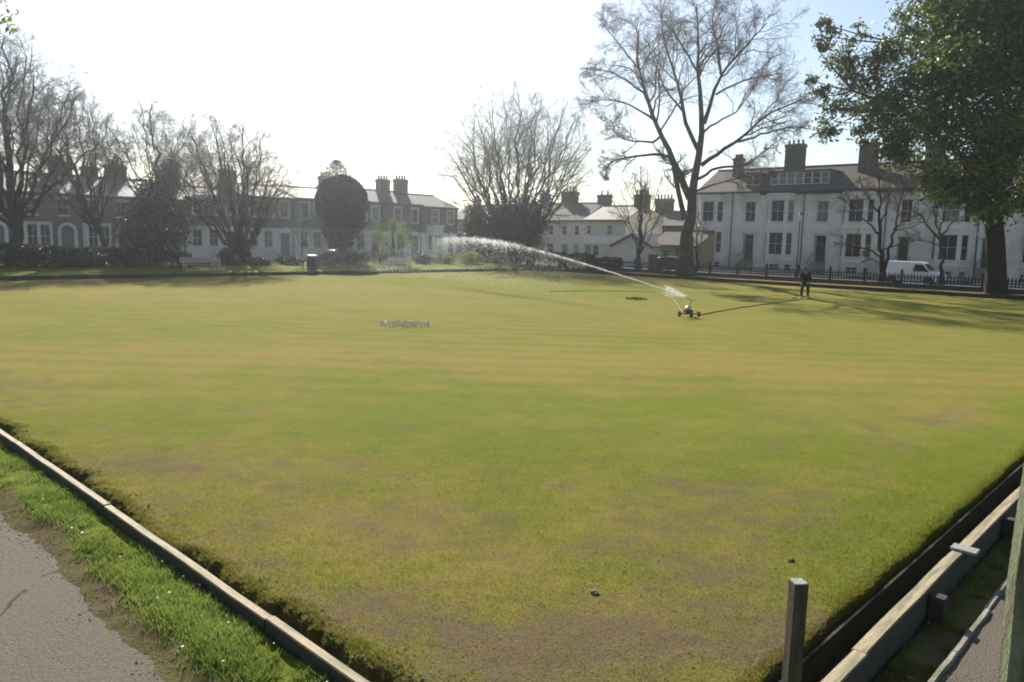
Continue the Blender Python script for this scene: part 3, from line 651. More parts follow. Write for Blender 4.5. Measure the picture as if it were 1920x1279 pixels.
def arch_surround(par, cx, z0, zs, r_in, wdt, mat, y=-.06):
    """round-arched surround: jambs from z0 to zs, semicircle above"""
    inn = [(cx-r_in, z0)]+[(cx-r_in*math.cos(a), zs+r_in*math.sin(a)) for a in np.linspace(0, math.pi, 13)]+[(cx+r_in, z0)]
    ro = r_in+wdt; out = [(cx-ro, z0)]+[(cx-ro*math.cos(a), zs+ro*math.sin(a)) for a in np.linspace(0, math.pi, 13)]+[(cx+ro, z0)]
    mb = MB()
    for i in range(len(inn)-1):
        a, b_, c, d = inn[i], inn[i+1], out[i+1], out[i]
        mb.quad((*[a[0]], y, a[1]), (b_[0], y, b_[1]), (c[0], y, c[1]), (d[0], y, d[1]))
        mb.quad((a[0], y, a[1]), (a[0], .2, a[1]), (b_[0], .2, b_[1]), (b_[0], y, b_[1])); mb.quad((d[0], y, d[1]), (c[0], y, c[1]), (c[0], .0, c[1]), (d[0], .0, d[1]))
    return mb.build('door_surround', mat, par)
def gutter(par, W, ze, y=-.33, mat='gutter', x0=0.): return MB().box(x0+.004, W-.004, y, y+.13, ze-.2, ze-.08).build('gutter', mat, par)
def downpipe(par, x, ze, y=-.09): return MB().tube([(x, -.25, ze-.18), (x, y, ze-.6), (x, y, .1)], .055, 6).build('downpipe', 'gutter', par)

# --- white terrace on the right street: units from high l to low l (local x)
RR = 76.
xw = lambda px: onR(px, RR)
def white_house(label, l_hi, W, bay_u, door_u, dormer=None, chim=(), pipe=None, fascia=True):
    t = thing('terraced_house', label, 'house', G(l_hi, RR), ROT_R, 'white terraced houses along the street'); D = 9.5; ze, zr = 8.45, 11.1
    mb = MB(); ops = [(door_u-.62, door_u+.62, 1.2, 3.85), (door_u-.58, door_u+.58, 5.2, 7.35), (bay_u-.45, bay_u+.45, .1, .85), (bay_u-1.1, bay_u+1.1, 1.9, 4.0), (bay_u-1.1, bay_u+1.1, 5.3, 7.4)]
    panel(mb, (.003, 0), (W-.003, 0), -.3, ze, [o for o in ops[:2]]); shell(mb, W, D, -.3, ze, ridge=zr, gable=True)
    mb.build('wall', 'render_white', t)
    o = window(t, door_u, .10, 5.2, 1.16, 2.15, 0, 'bar')
    # segmental heads and bands
    MB().box(.01, W-.01, -.05, -.002, 4.45, 4.6).build('string_course', 'trim_white', t); MB().box(.01, W-.01, -.16, -.002, ze-.42, ze-.16).build('cornice', 'trim_white', t)
    bay(t, bay_u, 3.3, 1.95, .85, -.2, 7.95, [(.15, .85, 1.1), (1.8, 4.1, 1.5), (5.2, 7.4, 1.4)], 'render_white', 'lead', .68)
    d = MB().box(door_u-.6, door_u+.6, .55, .6, 1.2, 3.3).build('door', 'dark_door', t); MB().box(door_u+.35, door_u+.42, .5, .55, 2.1, 2.2).build('handle', 'steel', d)
    MB().box(door_u-.6, door_u+.6, .55, .6, 3.32, 3.83).build('fanlight', 'pane_dark', t)
    mb = MB(); mb.quad((door_u-.62, 0, 3.85), (door_u+.62, 0, 3.85), (door_u+.62, .62, 3.85), (door_u-.62, .62, 3.85)); mb.quad((door_u-.62, 0.14, 1.2), (door_u-.62, .62, 1.2), (door_u-.62, .62, 3.85), (door_u-.62, .14, 3.85)); mb.quad((door_u+.62, .62, 1.2), (door_u+.62, .14, 1.2), (door_u+.62, .14, 3.85), (door_u+.62, .62, 3.85)); mb.quad((door_u-.62, .0, 1.2), (door_u+.62, .0, 1.2), (door_u+.62, .62, 1.2), (door_u-.62, .62, 1.2))
    mb.build('porch_recess', 'render_white', t)
    mb = MB(); mb.box(door_u-.86, door_u-.63, -.09, -.003, 1.2, 4.05); mb.box(door_u+.63, door_u+.86, -.09, -.003, 1.2, 4.05); mb.box(door_u-.98, door_u+.98, -.2, -.003, 4.06, 4.3); mb.build('door_surround', 'trim_white', t)
    steps(t, door_u, 1.3, 1.2)
    r_ = roof(t, W, D, ze, zr, 'slate_brown', .3); gutter(t, W, ze-.02, -.42)
    if fascia: MB().box(.004, W-.004, -.30, -.17, ze-.45, ze-.22).build('fascia', 'gutter', t)
    if pipe: downpipe(t, pipe, ze)
    if dormer:
        a, b_, za, zb = dormer; n = max(1, round((b_-a)/.85)); y0 = .55; dm = MB(); dm.box(a, b_, y0, D/2-.3, za-.4, zb-.02); dd = dm.build('dormer', 'lead', t)
        MB().box(a-.12, b_+.12, y0-.2, D/2-.2, zb, zb+.14).build('dormer_roof', 'lead', dd)
        w = (b_-a)/n
        for k in range(n): window(dd, a+(k+.5)*w, y0-.062, za+.12, w-.03, zb-za-.22, 0, 'plain', False, dark=WR.choice((1, 2, 2)))
    for (x, z1, w) in chim: chimney(t, x, D*.36, ze+1., z1, w, .8, 'brick_dark', 4, poth=.42)
    return t
l0 = xw(1300)
white_house('end white terraced house beside the huge plane tree trunk, small dormer', l0, l0-37.0, 2.0+.1, l0-38.15, (l0-38.95-.2, l0-37.5, 9.0, 10.3), [(l0-41.6, 12.4, 1.0)], l0-40.2, False)
white_house('white terraced house with a long glazed dormer and tall chimney', 37.0, 7.4, 2.3, 37.0-30.35, (.7, 6.9, 8.95, 10.35), [(1.9, 13.5, 2.0)], 4.75)
white_house('white terraced house with plain roof behind the slender bare twin-stemmed tree', 29.6, 7.6, 2.8, 29.6-22.4, None, [(2.1, 13.2, 1.7)], 5.4)
white_house('white terraced house with bays standing behind the white van bonnet', 22.0, 7.4, 3.5, 6.6, None, [(.6, 13.0, 1.6)], 5.6)
white_house('last white terraced house, mostly behind the evergreen oak trunk', 14.6, 7.6, 3.2, 6.4, None, [(.6, 13.0, 1.6)])

# --- cottages, garage and yard building past the white terrace
def cottage(name, label, px0, px1, r, D, ze, zr, wallm, roofm, ups=(), downs=(), door=None, chim=(), cat='house', ground=None, doorm='teal_paint'):
    a, b_ = onR(px0, r), onR(px1, r); W = a-b_; t = thing(name, label, cat, G(a, r), ROT_R); mb = MB()
    ops = [(x*W-w/2, x*W+w/2, z, z+h_) for x, z, w, h_ in (*ups, *downs)]+([(door*W-.5, door*W+.5, .1, 2.2)] if door else [])
    panel(mb, (.003, 0), (W-.003, 0), -.2, ze, ops); shell(mb, W, D, -.2, ze, ridge=zr, gable=True); mb.build('wall', wallm, t)
    for x, z, w, h_ in (*ups, *downs): window(t, x*W, .09, z, w, h_, 0, 'plain')
    if door:
        d = MB().box(door*W-.49, door*W+.49, .10, .14, .1, 2.2).build('door', doorm, t); MB().box(door*W+.3, door*W+.36, .05, .1, 1.05, 1.15).build('handle', 'steel', d)
    if ground: MB().box(.006, W-.006, -.03, -.003, 2.45, ground[1]).build('wall_band', ground[0], t)
    roof(t, W, D, ze, zr, roofm, .25); gutter(t, W, ze)
    for x, z1, w, n in chim: chimney(t, x*W, D*.5, zr-.8, z1, w, .7, 'brick_dark', n, poth=.6)
    return t, W
cottage('terraced_cottage', 'brick house with dark slate roof half hidden by the ivy-clad tree', 838, 1000, 82, 9, 5.6, 7.9, 'brick_dark', 'slate', [(x, 3.6, .9, 1.4) for x in (.15, .4, .62, .85)], [(x, 1.0, 1.0, 1.5) for x in (.15, .6, .85)], .38, [(.12, 9.0, 1.2, 4), (.9, 9.6, 1.5, 4)])
cottage('terraced_cottage', 'pale cottage with dark slate roof and teal door beside the brick house', 1000, 1094, 79, 9, 5.4, 7.8, 'cream', 'slate', [(x, 3.4, .8, 1.3) for x in (.35, .62, .86)], [(.35, .9, 1.1, 1.4), (.86, .9, .9, 1.4)], .64, [(.3, 9.5, 2.6, 5), (.98, 9.0, 2.0, 2)])
cottage('terraced_cottage', 'pale two-storey cottage with grey slate roof and white painted band', 1094, 1172, 75.5, 8, 5.35, 7.1, 'cream', 'slate_pale', [(.12, 3.6, .6, 1.1), (.62, 3.5, .8, 1.2)], [(.3, .9, .9, 1.3)], .12, [(.92, 8.6, 2.0, 5)], ground=('trim_white', 3.4))
cottage('terraced_cottage', 'rear brick cottage with wide chimney stack behind the small street tree', 1172, 1296, 84, 9, 4.9, 6.8, 'brick_dark', 'slate', [(x, 3.2, .8, 1.2) for x in (.3, .6, .9)], [], None, [(.3, 8.6, 2.6, 5), (.85, 8.3, 2.0, 4)])
# garage with gable to the street
a, b_ = onR(1150, 70), onR(1222, 70); W = a-b_; t = thing('garage', 'small white garage with dark bargeboards behind the railings', 'garage', G(a, 70), ROT_R)
mb = MB(); panel(mb, (.003, 0), (W-.003, 0), -.1, 2.3, [(W/2-1.3, W/2+1.3, -.1, 2.0)]); mb.quad((0.003, 0, 2.3), (W-.003, 0, 2.3), (W/2, 0, 3.55)); shell(mb, W, 6, -.1, 2.3); mb.build('wall', 'cream', t)
d = MB().box(W/2-1.29, W/2+1.29, .08, .12, -.05, 2.0).build('garage_door', 'garage_door', t)
for k in range(1, 6): MB().box(W/2-1.27, W/2+1.27, .06, .082, k*.33, k*.33+.02).build('door_rib', 'trim_white', d)
for s in (0, 1):
    x0, x1 = (W/2, -.3) if s == 0 else (W/2, W+.3); zz0 = 3.6; z1 = 3.6-1.25/(W/2)*(W/2+.3)
    mb = MB(); P = [(x0, zz0), (x1, z1), (x1, z1+.12), (x0, zz0+.12)]; mb.prism(P, -.25, 6.1); mb.build('roof', 'slate', t)
    MB().prism([(x0, zz0-.02), (x1, z1-.02), (x1, z1-.2), (x0, zz0-.2)], -.24, -.20).build('bargeboard', 'dark_door', t)
t, W = cottage('yard_building', 'low tan yard building between the garage and the plane tree', 1222, 1312, 72, 6, 2.5, 4.0, 'tan_wall', 'slate_brown', [], [(.3, 1.1, .9, .9)], .6, cat='building', doorm='dark_door')
# pier beside garage
pp = G(onR(1226, 56.5), 56.5); pr = thing('gate_pier', 'dark square brick gate pier among the railings', 'pier', pp, ROT_R)
MB().box(-.3, .3, -.3, .3, -.1, 1.65).build('shaft', 'brick_dark', pr); MB().box(-.37, .37, -.37, .37, 1.652, 1.78).build('capstone', 'concrete', pr, bevel=.02)

# --- left street: small brick cottages, then brick terrace with white ground floors
LL = 69.
def brick_cottage(label, r0, W, win_u, door_u, chim, up2):
    t = thing('terraced_house', label, 'house', G(LL, r0), ROT_L, 'small brick houses with arched doors'); D = 8.; ze, zr = 5.5, 7.1; mb = MB()
    panel(mb, (.003, 0), (W-.003, 0), -.2, ze, [(win_u-.95, win_u+.95, 1.1, 3.1), (door_u-.55, door_u+.55, .4, 3.0)]+[(u-.45, u+.45, 3.75, 5.05) for u in up2]); shell(mb, W, D, -.2, ze, ridge=zr, gable=True); mb.build('wall', 'brick', t)
    # square bay of white painted timber
    b_ = MB(); P = [(win_u-1.1, 0), (win_u-.95, -.5), (win_u+.95, -.5), (win_u+1.1, 0)]
    panel(b_, P[0], P[1], .1, 3.2, []); panel(b_, P[1], P[2], .1, 3.2, [(.12, .88, 1.1, 3.0), (1.02, 1.78, 1.1, 3.0)]); panel(b_, P[2], P[3], .1, 3.2, [])
    bo = b_.build('bay_window', 'trim_white', t)
    for k in (-1, 1): window(bo, win_u+k*.45, -.42, 1.1, .76, 1.9, 0, 'bar', False)
    MB().slab([(win_u-1.2, .02), (win_u-1.02, -.6), (win_u+1.02, -.6), (win_u+1.2, .02)], 3.2, 3.35).build('bay_roof', 'lead', t)
    for u in up2:
        window(t, u, .09, 3.75, .9, 1.3, 0, 'bar'); MB().box(u-.6, u+.6, -.03, -.002, 5.07, 5.25).build('lintel', 'trim_white', t)
    arch_surround(t, door_u, .4, 2.45, .5, .24, 'trim_white'); d = MB().box(door_u-.54, door_u+.54, .3, .34, .4, 3.0).build('door', 'grey_door', t); MB().box(door_u+.3, door_u+.36, .26, .3, 1.3, 1.4).build('handle', 'steel', d)
    MB().box(door_u-.8, door_u+.8, -.7, -.08, -.1, .38).build('doorstep', 'concrete', t)
    roof(t, W, D, ze, zr, 'slate_pale', .25); gutter(t, W, ze)
    for x, z1, w in chim: chimney(t, x, D*.5, zr-.6, z1, w, .8, 'brick_dark', 4, poth=.4)
brick_cottage('brick terraced house with arched white doorway, outermost of the row behind the hedge', 10.0, 4.7, 1.5, 3.7, [(4.6, 8.4, 1.5)], (1.3, 3.5))
brick_cottage('brick terraced house with arched door behind the big bare tree and hedge', 14.7, 4.9, 1.75, 3.95, [(4.85, 8.4, 1.6)], (1.4, 3.7))
brick_cottage('brick terraced house with arched door behind the leaning bare tree', 19.6, 4.5, 1.3, 3.45, [(2.2, 8.1, 1.2), (4.4, 8.4, 1.6)], (1.2, 3.3))
brick_cottage('brick terraced house with arched door hidden behind the dark holly', 24.1, 4.3, 1.3, 3.3, [(4.2, 8.3, 1.5)], (1.2, 3.2))
def town_house(label, r0, W, kind, chim, ze=6.35, zr=7.9, roofm='slate'):
    t = thing('terraced_house', label, 'house', G(LL, r0), ROT_L, 'brick houses with white ground floors'); D = 9.; mb = MB(); lo = MB()
    du = W*.80; bu = W*.36; ups = (W*.22, W*.50, W*.80) if kind != 'bay' else (W*.36, W*.80)
    uops = [(u-.45, u+.45, 4.3, 5.85) for u in ups]
    panel(mb, (.003, 0), (W-.003, 0), 3.2, ze, uops); shell(mb, W, D, -.2, ze, ridge=zr, gable=True); mb.build('wall', 'brick', t)
    lops = [(du-.5, du+.5, .5, 2.75)]
    if kind == 'flat': lops += [(u-.45, u+.45, 1.35, 2.95) for u in (W*.2, W*.48)]
    panel(lo, (.003, -.03), (W-.003, -.03), -.2, 3.05, lops); g = lo.build('ground_floor_wall', 'render_white', t)
    MB().box(.005, W-.005, -.10, -.001, 3.052, 3.2).build('string_course', 'trim_white', t)
    for u in ups:
        window(t, u, .09, 4.3, .9, 1.55, 0, 'bar'); MB().box(u-.62, u+.62, -.06, -.002, 5.87, 6.05).build('lintel', 'trim_white', t)
        [MB().box(u+a_, u+a_+.14, -.04, -.002, 4.2, 5.86).build('window_jamb', 'trim_white', t) for a_ in (-.6, .46)]
    if kind == 'flat':
        for u in (W*.2, W*.48): window(t, u, .06, 1.35, .9, 1.6, 0, 'bar')
    else: bay(t, bu, 2.6, 1.5, .7, -.1, 4.0 if kind == 'bay' else 3.3, [(1.2, 2.9, 1.1)] if kind != 'bay' else [(1.2, 2.9, 1.1)], 'trim_white', 'lead', .42)
    d = MB().box(du-.49, du+.49, .12, .16, .5, 2.74).build('door', WR.choice(('dark_door', 'grey_door')), t); MB().box(du+.3, du+.36, .08, .12, 1.4, 1.5).build('handle', 'steel', d)
    mb = MB(); mb.box(du-.75, du-.53, -.12, -.032, .5, 2.8); mb.box(du+.53, du+.75, -.12, -.032, .5, 2.8); mb.prism([(du-.9, 2.8), (du+.9, 2.8), (du, 3.35)], -.3, -.102); mb.build('door_surround', 'trim_white', t)
    MB().box(du-.7, du+.7, -.9, -.13, -.1, .48).build('doorstep', 'concrete', t)
    roof(t, W, D, ze, zr, roofm, .25); gutter(t, W, ze, -.36); downpipe(t, W-.2, ze)
    for x, z1, w in chim: chimney(t, x, D*.4, zr-.7, z1, w, .8, 'brick_dark', 4, poth=.45)
Wt = (61.7-28.4)/6
for k, (kd, lb, ch, ze) in enumerate((('flat', 'brick house with white ground floor beside the many-stemmed bare tree', [(.3, 8.9, 1.4)], 5.6), ('flat', 'brick house with white ground floor right behind the many-stemmed bare tree', [(.3, 8.8, 1.4)], 6.2), ('flat', 'brick house with white pedimented door near the round dark evergreen', [], 6.3),
        ('low', 'brick house mostly hidden by the round dark evergreen', [(.4, 9.0, 1.3)], 6.35), ('bay', 'brick house with white bay and paired chimney stacks above the willowy tree', [(2.6, 9.2, 1.5), (5.2, 9.4, 1.6)], 6.35), ('bay', 'end brick house with tall white bay nearest the street corner', [], 6.2))):
    town_house(lb, 28.4+k*Wt, Wt, kd, ch, ze, ze+(1.25 if k < 3 else 1.5), 'slate_pale' if k < 3 else 'slate')

# ------------------------------------------------------------------ vegetation
def tubes(P, Rd, n):
    """P (N,k,3), Rd (N,k) -> verts, quads"""
    N, k, _ = P.shape; T = np.empty_like(P); T[:, 1:-1] = P[:, 2:]-P[:, :-2]; T[:, 0] = P[:, 1]-P[:, 0]; T[:, -1] = P[:, -1]-P[:, -2]
    T /= np.linalg.norm(T, axis=2)[..., None]+1e-9; ref = np.where(np.abs(T[:, :1, 2:3]) > .9, np.array([1., 0, 0]), np.array([0, 0, 1.]))
    U = np.cross(T, np.broadcast_to(ref, T.shape)); U /= np.linalg.norm(U, axis=2)[..., None]+1e-9; Wv = np.cross(T, U)
    a = np.arange(n)*2*np.pi/n; V = P[:, :, None]+Rd[:, :, None, None]*(np.cos(a)[:, None]*U[:, :, None]+np.sin(a)[:, None]*Wv[:, :, None])
    i = np.arange(N*k*n).reshape(N, k, n); a0 = i[:, :-1]; a1 = i[:, 1:]
    f = np.stack([a0, np.roll(a0, -1, 2), np.roll(a1, -1, 2), a1], -1).reshape(-1, 4); return V.reshape(-1, 3), f
def join(parts):
    V = []; Fc = []; o = 0
    for v, f in parts: V.append(v); Fc.append(f+o); o += len(v)
    return np.concatenate(V), np.concatenate(Fc)
def resample(pts, k):
    pts = np.asarray(pts, float); d = np.r_[0, np.cumsum(np.linalg.norm(np.diff(pts, axis=0), axis=1))]; s = np.linspace(0, d[-1], k)
    q = np.stack([np.interp(s, d, pts[:, i]) for i in range(3)], -1)
    for _ in range(2): q[1:-1] = .25*q[:-2]+.5*q[1:-1]+.25*q[2:]
    return q
def grow(S, D, Ln, k, wander, lift, rng):
    N = len(S); P = np.empty((N, k, 3)); P[:, 0] = S; d = D.copy(); p = S.copy()
    for i in range(1, k):
        d = d+rng.normal(size=(N, 3))*wander; d[:, 2] += lift; d /= np.linalg.norm(d, axis=1)[:, None]; p = p+d*(Ln/(k-1))[:, None]; P[:, i] = p
    return P
def spawn(P, Rd, m, rng, t0=.2, ang=(.5, 1.0), lift=.0, lenf=.5, radf=.55, plane=None):
    N, k, _ = P.shape; t = (t0+(1-t0)*(np.arange(m)[None]+rng.random((N, m)))/m); x = np.clip(t*(k-1), 0, k-1.001); i = x.astype(int); fr = (x-i)[..., None]
    n_ = np.arange(N)[:, None]; S = P[n_, i]*(1-fr)+P[n_, i+1]*fr; T = P[n_, i+1]-P[n_, i]; T /= np.linalg.norm(T, axis=2)[..., None]+1e-9
    r = Rd[n_, i]*(1-fr[..., 0])+Rd[n_, i+1]*fr[..., 0]
    o = rng.normal(size=(N, m, 3)); o -= T*(o*T).sum(2)[..., None]; o /= np.linalg.norm(o, axis=2)[..., None]+1e-9
    an = rng.uniform(*ang, (N, m))[..., None]; D = T*np.cos(an)+o*np.sin(an); D[..., 2] += lift; D /= np.linalg.norm(D, axis=2)[..., None]
    Lp = np.linalg.norm(np.diff(P, axis=1), axis=2).sum(1)[:, None]; Ln = Lp*lenf*(1.1-.45*t)*rng.uniform(.7, 1.3, (N, m))
    return S.reshape(-1, 3), D.reshape(-1, 3), Ln.ravel(), (r*radf).ravel()
def inside(P, c, rad): return (((P-c)/rad)**2).sum(-1)
def bare_tree(name, label, base, limbs, env_c, env_r, seed, counts=(9, 7, 6), lens=(.45, .5, .55), rmin=(.016, .010, .006), lift=.08, bark='bark', twig='twig', group=None, cat='tree', lens_min=.5, wander=.16, wobble=.012):
    """limbs: list of (points world, r0, r1). env: ellipsoid clipping the crown"""
    rng = np.random.default_rng(seed); t = thing(name, label, cat, base, 0, group); b0 = np.array(base); env_c = np.array(env_c, float); env_r = np.array(env_r, float)
    k = 14; LP = []; LRd = []; tr = []; lp = []
    for j, (pts, r0, r1) in enumerate(limbs):
        q = resample(pts, k); ln = np.linalg.norm(q[-1]-q[0]); wob = rng.normal(size=q.shape)*ln*wobble; wob[0] = 0; q = q+wob; s = np.linspace(0, 1, k); rd = r0+(r1-r0)*s**.8
        if j == 0: rd = rd*(1+.55*np.exp(-s*9))
        (tr if j == 0 else lp).append((q, rd)); LP.append(q); LRd.append(rd)
    v, f = tubes(tr[0][0][None], tr[0][1][None], 12); obj('trunk', mesh_np('trunk', v-b0, f, bark, True), t)
    if lp:
        v, f = tubes(np.stack([q for q, _ in lp]), np.stack([r for _, r in lp]), 8); obj('limbs', mesh_np('limbs', v-b0, f, bark, True), t)
    up_ = resample(LP[0][7:], k); LP.append(up_); LRd.append(np.interp(np.linspace(.54, 1, k), np.linspace(0, 1, k), LRd[0]))
    P, Rd = np.stack(LP[1:]), np.stack(LRd[1:]); parts = []
    sides = (5, 3, 3, 3); ks = (7, 4, 3, 3); ends = None
    for lv, m in enumerate(counts):
        S, D, Ln, r = spawn(P, Rd, m, rng, (.38, .15, .12, .1)[lv], ((.45, .95), (.45, 1.0), (.4, 1.05), (.4, 1.1))[lv], lift, lens[lv], .6)
        Ln = np.maximum(Ln, lens_min/(1.6**lv)); q = grow(S, D, Ln, ks[lv], wander, lift*.5, rng)
        e = inside(q[:, -1], env_c, env_r); sc = np.where(e > 1, .45, 1.); q = q[:, :1]+(q-q[:, :1])*sc[:, None, None]
        ok = inside(q[:, -1], env_c, env_r) < 1.18+.25*rng.random(len(q)); q, r = q[ok], r[ok]
        rm = rmin[lv]; r = np.clip(r, rm, None); r = np.minimum(r, (.09, .035, .018, .01)[lv]); rd = r[:, None]*np.linspace(1, .35, ks[lv])[None]; rd = np.maximum(rd, rm*.55)
        parts.append(tubes(q, rd, sides[lv])); P, Rd = q, rd
    v, f = join(parts); o = obj('crown', mesh_np('crown', v-b0, f, twig, False), t); o['kind'] = 'stuff'
    return t, P
def vase(base, H, R, fork, n, r0, seed, trunk_top=None, lean=(0, 0), spread=1., multi=False, depth=1.):
    """limbs of a generic rounded crown; returns limbs, env"""
    rg = np.random.default_rng(seed); b0 = np.array(base, float); c = b0+np.array([lean[0], lean[1], fork+(H-fork)*.5]); er = np.array([R, R*depth, (H-fork)*.52])
    out = []; top = np.array([b0[0]+lean[0]*.4, b0[1]+lean[1]*.4, b0[2]+fork])
    if multi: out.append(([b0-np.array([0, 0, .3]), b0+np.array([0, 0, fork*.5]), b0+np.array([0, 0, fork])], r0, r0*.9))
    else:
        out.append(([b0-np.array([0, 0, .3]), b0*.5+top*.5+rg.normal(size=3)*[.1, .1, 0], top, c+[lean[0]*.2, lean[1]*.2, er[2]*.35], c+np.array([lean[0]*.3, lean[1]*.3, er[2]*.9])], r0, .03))
    for k in range(n):
        a = 2*np.pi*(k+rg.uniform(-.3, .3))/n*1.0+seed; el = math.asin(min(.99, max(-.2, -.15+1.13*((k*.618+rg.uniform(0, .15)) % 1.))))
        tip = c+er*np.array([math.cos(a)*math.cos(el), math.sin(a)*math.cos(el), math.sin(el)])*.93
        s = b0+(top-b0)*(rg.uniform(.75, 1.12) if not multi else rg.uniform(.5, 1.))
        if multi: s = s+np.array([math.cos(a), math.sin(a), 0])*r0*.5
        h_ = (tip-s); mid = s+h_*np.array([.42*spread, .42*spread, .50]); m2 = s+h_*np.array([.75, .75, .8])
        out.append(([s, (s+mid)/2+rg.normal(size=3)*.15, mid, m2, tip], r0*rg.uniform(.24, .42), .022))
    return out, c, er
def tree_at(px, py_top, l=None, r=None, z=None):
    z = z if z is not None else (.42 if l is not None else .15)
    if l is not None: p = G(l, onL(px, l), z)
    else: p = G(onR(px, r), r, z)
    q = atY(px, py_top, p.y); return (p.x, p.y, z), q.z-z, F_PX/p.y

# big plane tree: limbs traced in the photograph, each with its own depth
pb, Hp, s_ = tree_at(1285, 0, r=52.2); YB = pb[1]
def lim(pts, d0, d1, r0, r1):
    n = len(pts); r0 = r0*.86; return ([np.array(atY(x, y, YB+d0+(d1-d0)*(i/(n-1))**1.0)) for i, (x, y) in enumerate(pts)], r0, r1)
PL = [lim([(1284, 516), (1286, 443), (1296, 380), (1309, 329), (1313, 270), (1320, 228), (1313, 186), (1309, 127), (1311, 55), (1309, 10)], 0, .5, .62, .04),
      lim([(1294, 372), (1275, 329), (1267, 304), (1242, 262), (1225, 224), (1212, 177), (1195, 127), (1191, 84), (1199, 55)], 0, -2.5, .38, .04),
      lim([(1283, 410), (1279, 388), (1267, 338), (1263, 312), (1258, 296)], -.2, 1.0, .28, .16), lim([(1258, 296), (1233, 287), (1187, 295), (1145, 300), (1137, 316), (1136, 338)], -.6, 2.5, .17, .03),
      lim([(1236, 258), (1229, 268), (1187, 266), (1157, 257), (1144, 224)], -1, -5, .13, .03), lim([(1311, 285), (1290, 245), (1279, 207), (1273, 169), (1267, 143), (1246, 84), (1241, 42)], 0, 4, .24, .04),
      lim([(1279, 207), (1250, 173), (1235, 139), (1222, 100)], 1.5, 6, .12, .03), lim([(1311, 140), (1288, 101), (1263, 59), (1246, 38)], .3, -3, .12, .03),
      lim([(1320, 232), (1334, 186), (1351, 139), (1381, 105), (1419, 63), (1440, 42)], 0, -4, .22, .03), lim([(1351, 139), (1347, 84), (1334, 42), (1340, 8)], -2, 1, .12, .03),
      lim([(1343, 177), (1381, 156), (1423, 143), (1465, 139)], -1, 4, .11, .03), lim([(1315, 310), (1355, 283), (1381, 266), (1410, 241), (1440, 211), (1482, 198), (1516, 177)], 0, -5, .22, .03),
      lim([(1381, 266), (1427, 253), (1482, 236), (1533, 245)], -1.5, 3, .12, .03), lim([(1311, 335), (1347, 312), (1398, 312), (1440, 279), (1465, 262)], 0, 5, .16, .03),
      lim([(1300, 360), (1340, 345), (1400, 330), (1440, 330)], 0, -4, .11, .02), lim([(1225, 224), (1180, 195), (1130, 185), (1095, 190)], -1, 3, .12, .02),
      lim([(1212, 177), (1160, 140), (1110, 125), (1085, 130)], -1.5, -6, .11, .02), lim([(1195, 127), (1150, 70), (1130, 45)], -2, 2, .09, .02), lim([(1316, 250), (1330, 235), (1360, 225), (1400, 190), (1450, 100)], 0, 6, .13, .02)]
ec = atY(1300, 165, YB)
bare_tree('plane_tree', 'huge bare plane tree with forked trunk, tallest beside the white terrace', pb, PL, ec, (10.0, 10.0, 9.6), 5, (12, 8, 6, 4), (.42, .5, .55, .6), (.018, .012, .008, .006), .02, wander=.22, wobble=.004)
# ivy-clad tree
b_, H, s_ = tree_at(968, 158, l=53.5); lm_, c, er = vase(b_, H*1.02, 152/s_, 1.8, 34, .5, 4, spread=1.35, multi=True)
tt, _ = bare_tree('bare_tree', 'wide bare tree of many upright stems with its base wrapped in dark ivy', b_, lm_, c, er*1.04, 14, (8, 6, 5, 4), (.40, .5, .55, .65), (.012, .008, .0055, .0045), .02, twig='twig_buds', wander=.17)
def foliage(par, name, C, size, mat, seed, b0=(0, 0, 0), flat=.0, aspect=.6):
    rg = np.random.default_rng(seed); V, f = leafquads(np.asarray(C)-np.array(b0), size, rg, flat, aspect); return stuff(obj(name, mesh_np(name, V, f, mat), par))
def stuff(o): o['kind'] = 'stuff'; return o
def blob_points(n, c, rad, rng, shell_=.55, lump=.22, ls=1.3, seed=0):
    d = rng.normal(size=(n, 3)); d /= np.linalg.norm(d, axis=1)[:, None]; k = 1+lump*(2*fbm(d[:, 0]*ls+d[:, 2]*1.7+5, d[:, 1]*ls-d[:, 2]*1.3+9, seed)-1)*1.8
    t = (shell_+(1-shell_)*rng.random(n)**.6)*k; return np.array(c)+d*t[:, None]*np.array(rad)
rv = np.random.default_rng(44); C = []
for q, r0, r1 in lm_[1:]:
    q = resample(q, 14)
    for p in q[:5]: C.append(p+rv.normal(size=(170, 3))*[.45, .45, .5])
C = np.concatenate(C+[blob_points(9000, np.array(b_)+[0, 0, 2.3], (2.7, 2.0, 2.5), rv, .35, .4)]); C = C[C[:, 2] > .1]; foliage(tt, 'ivy', C, .20, 'ivy_leaf', 45, b_)
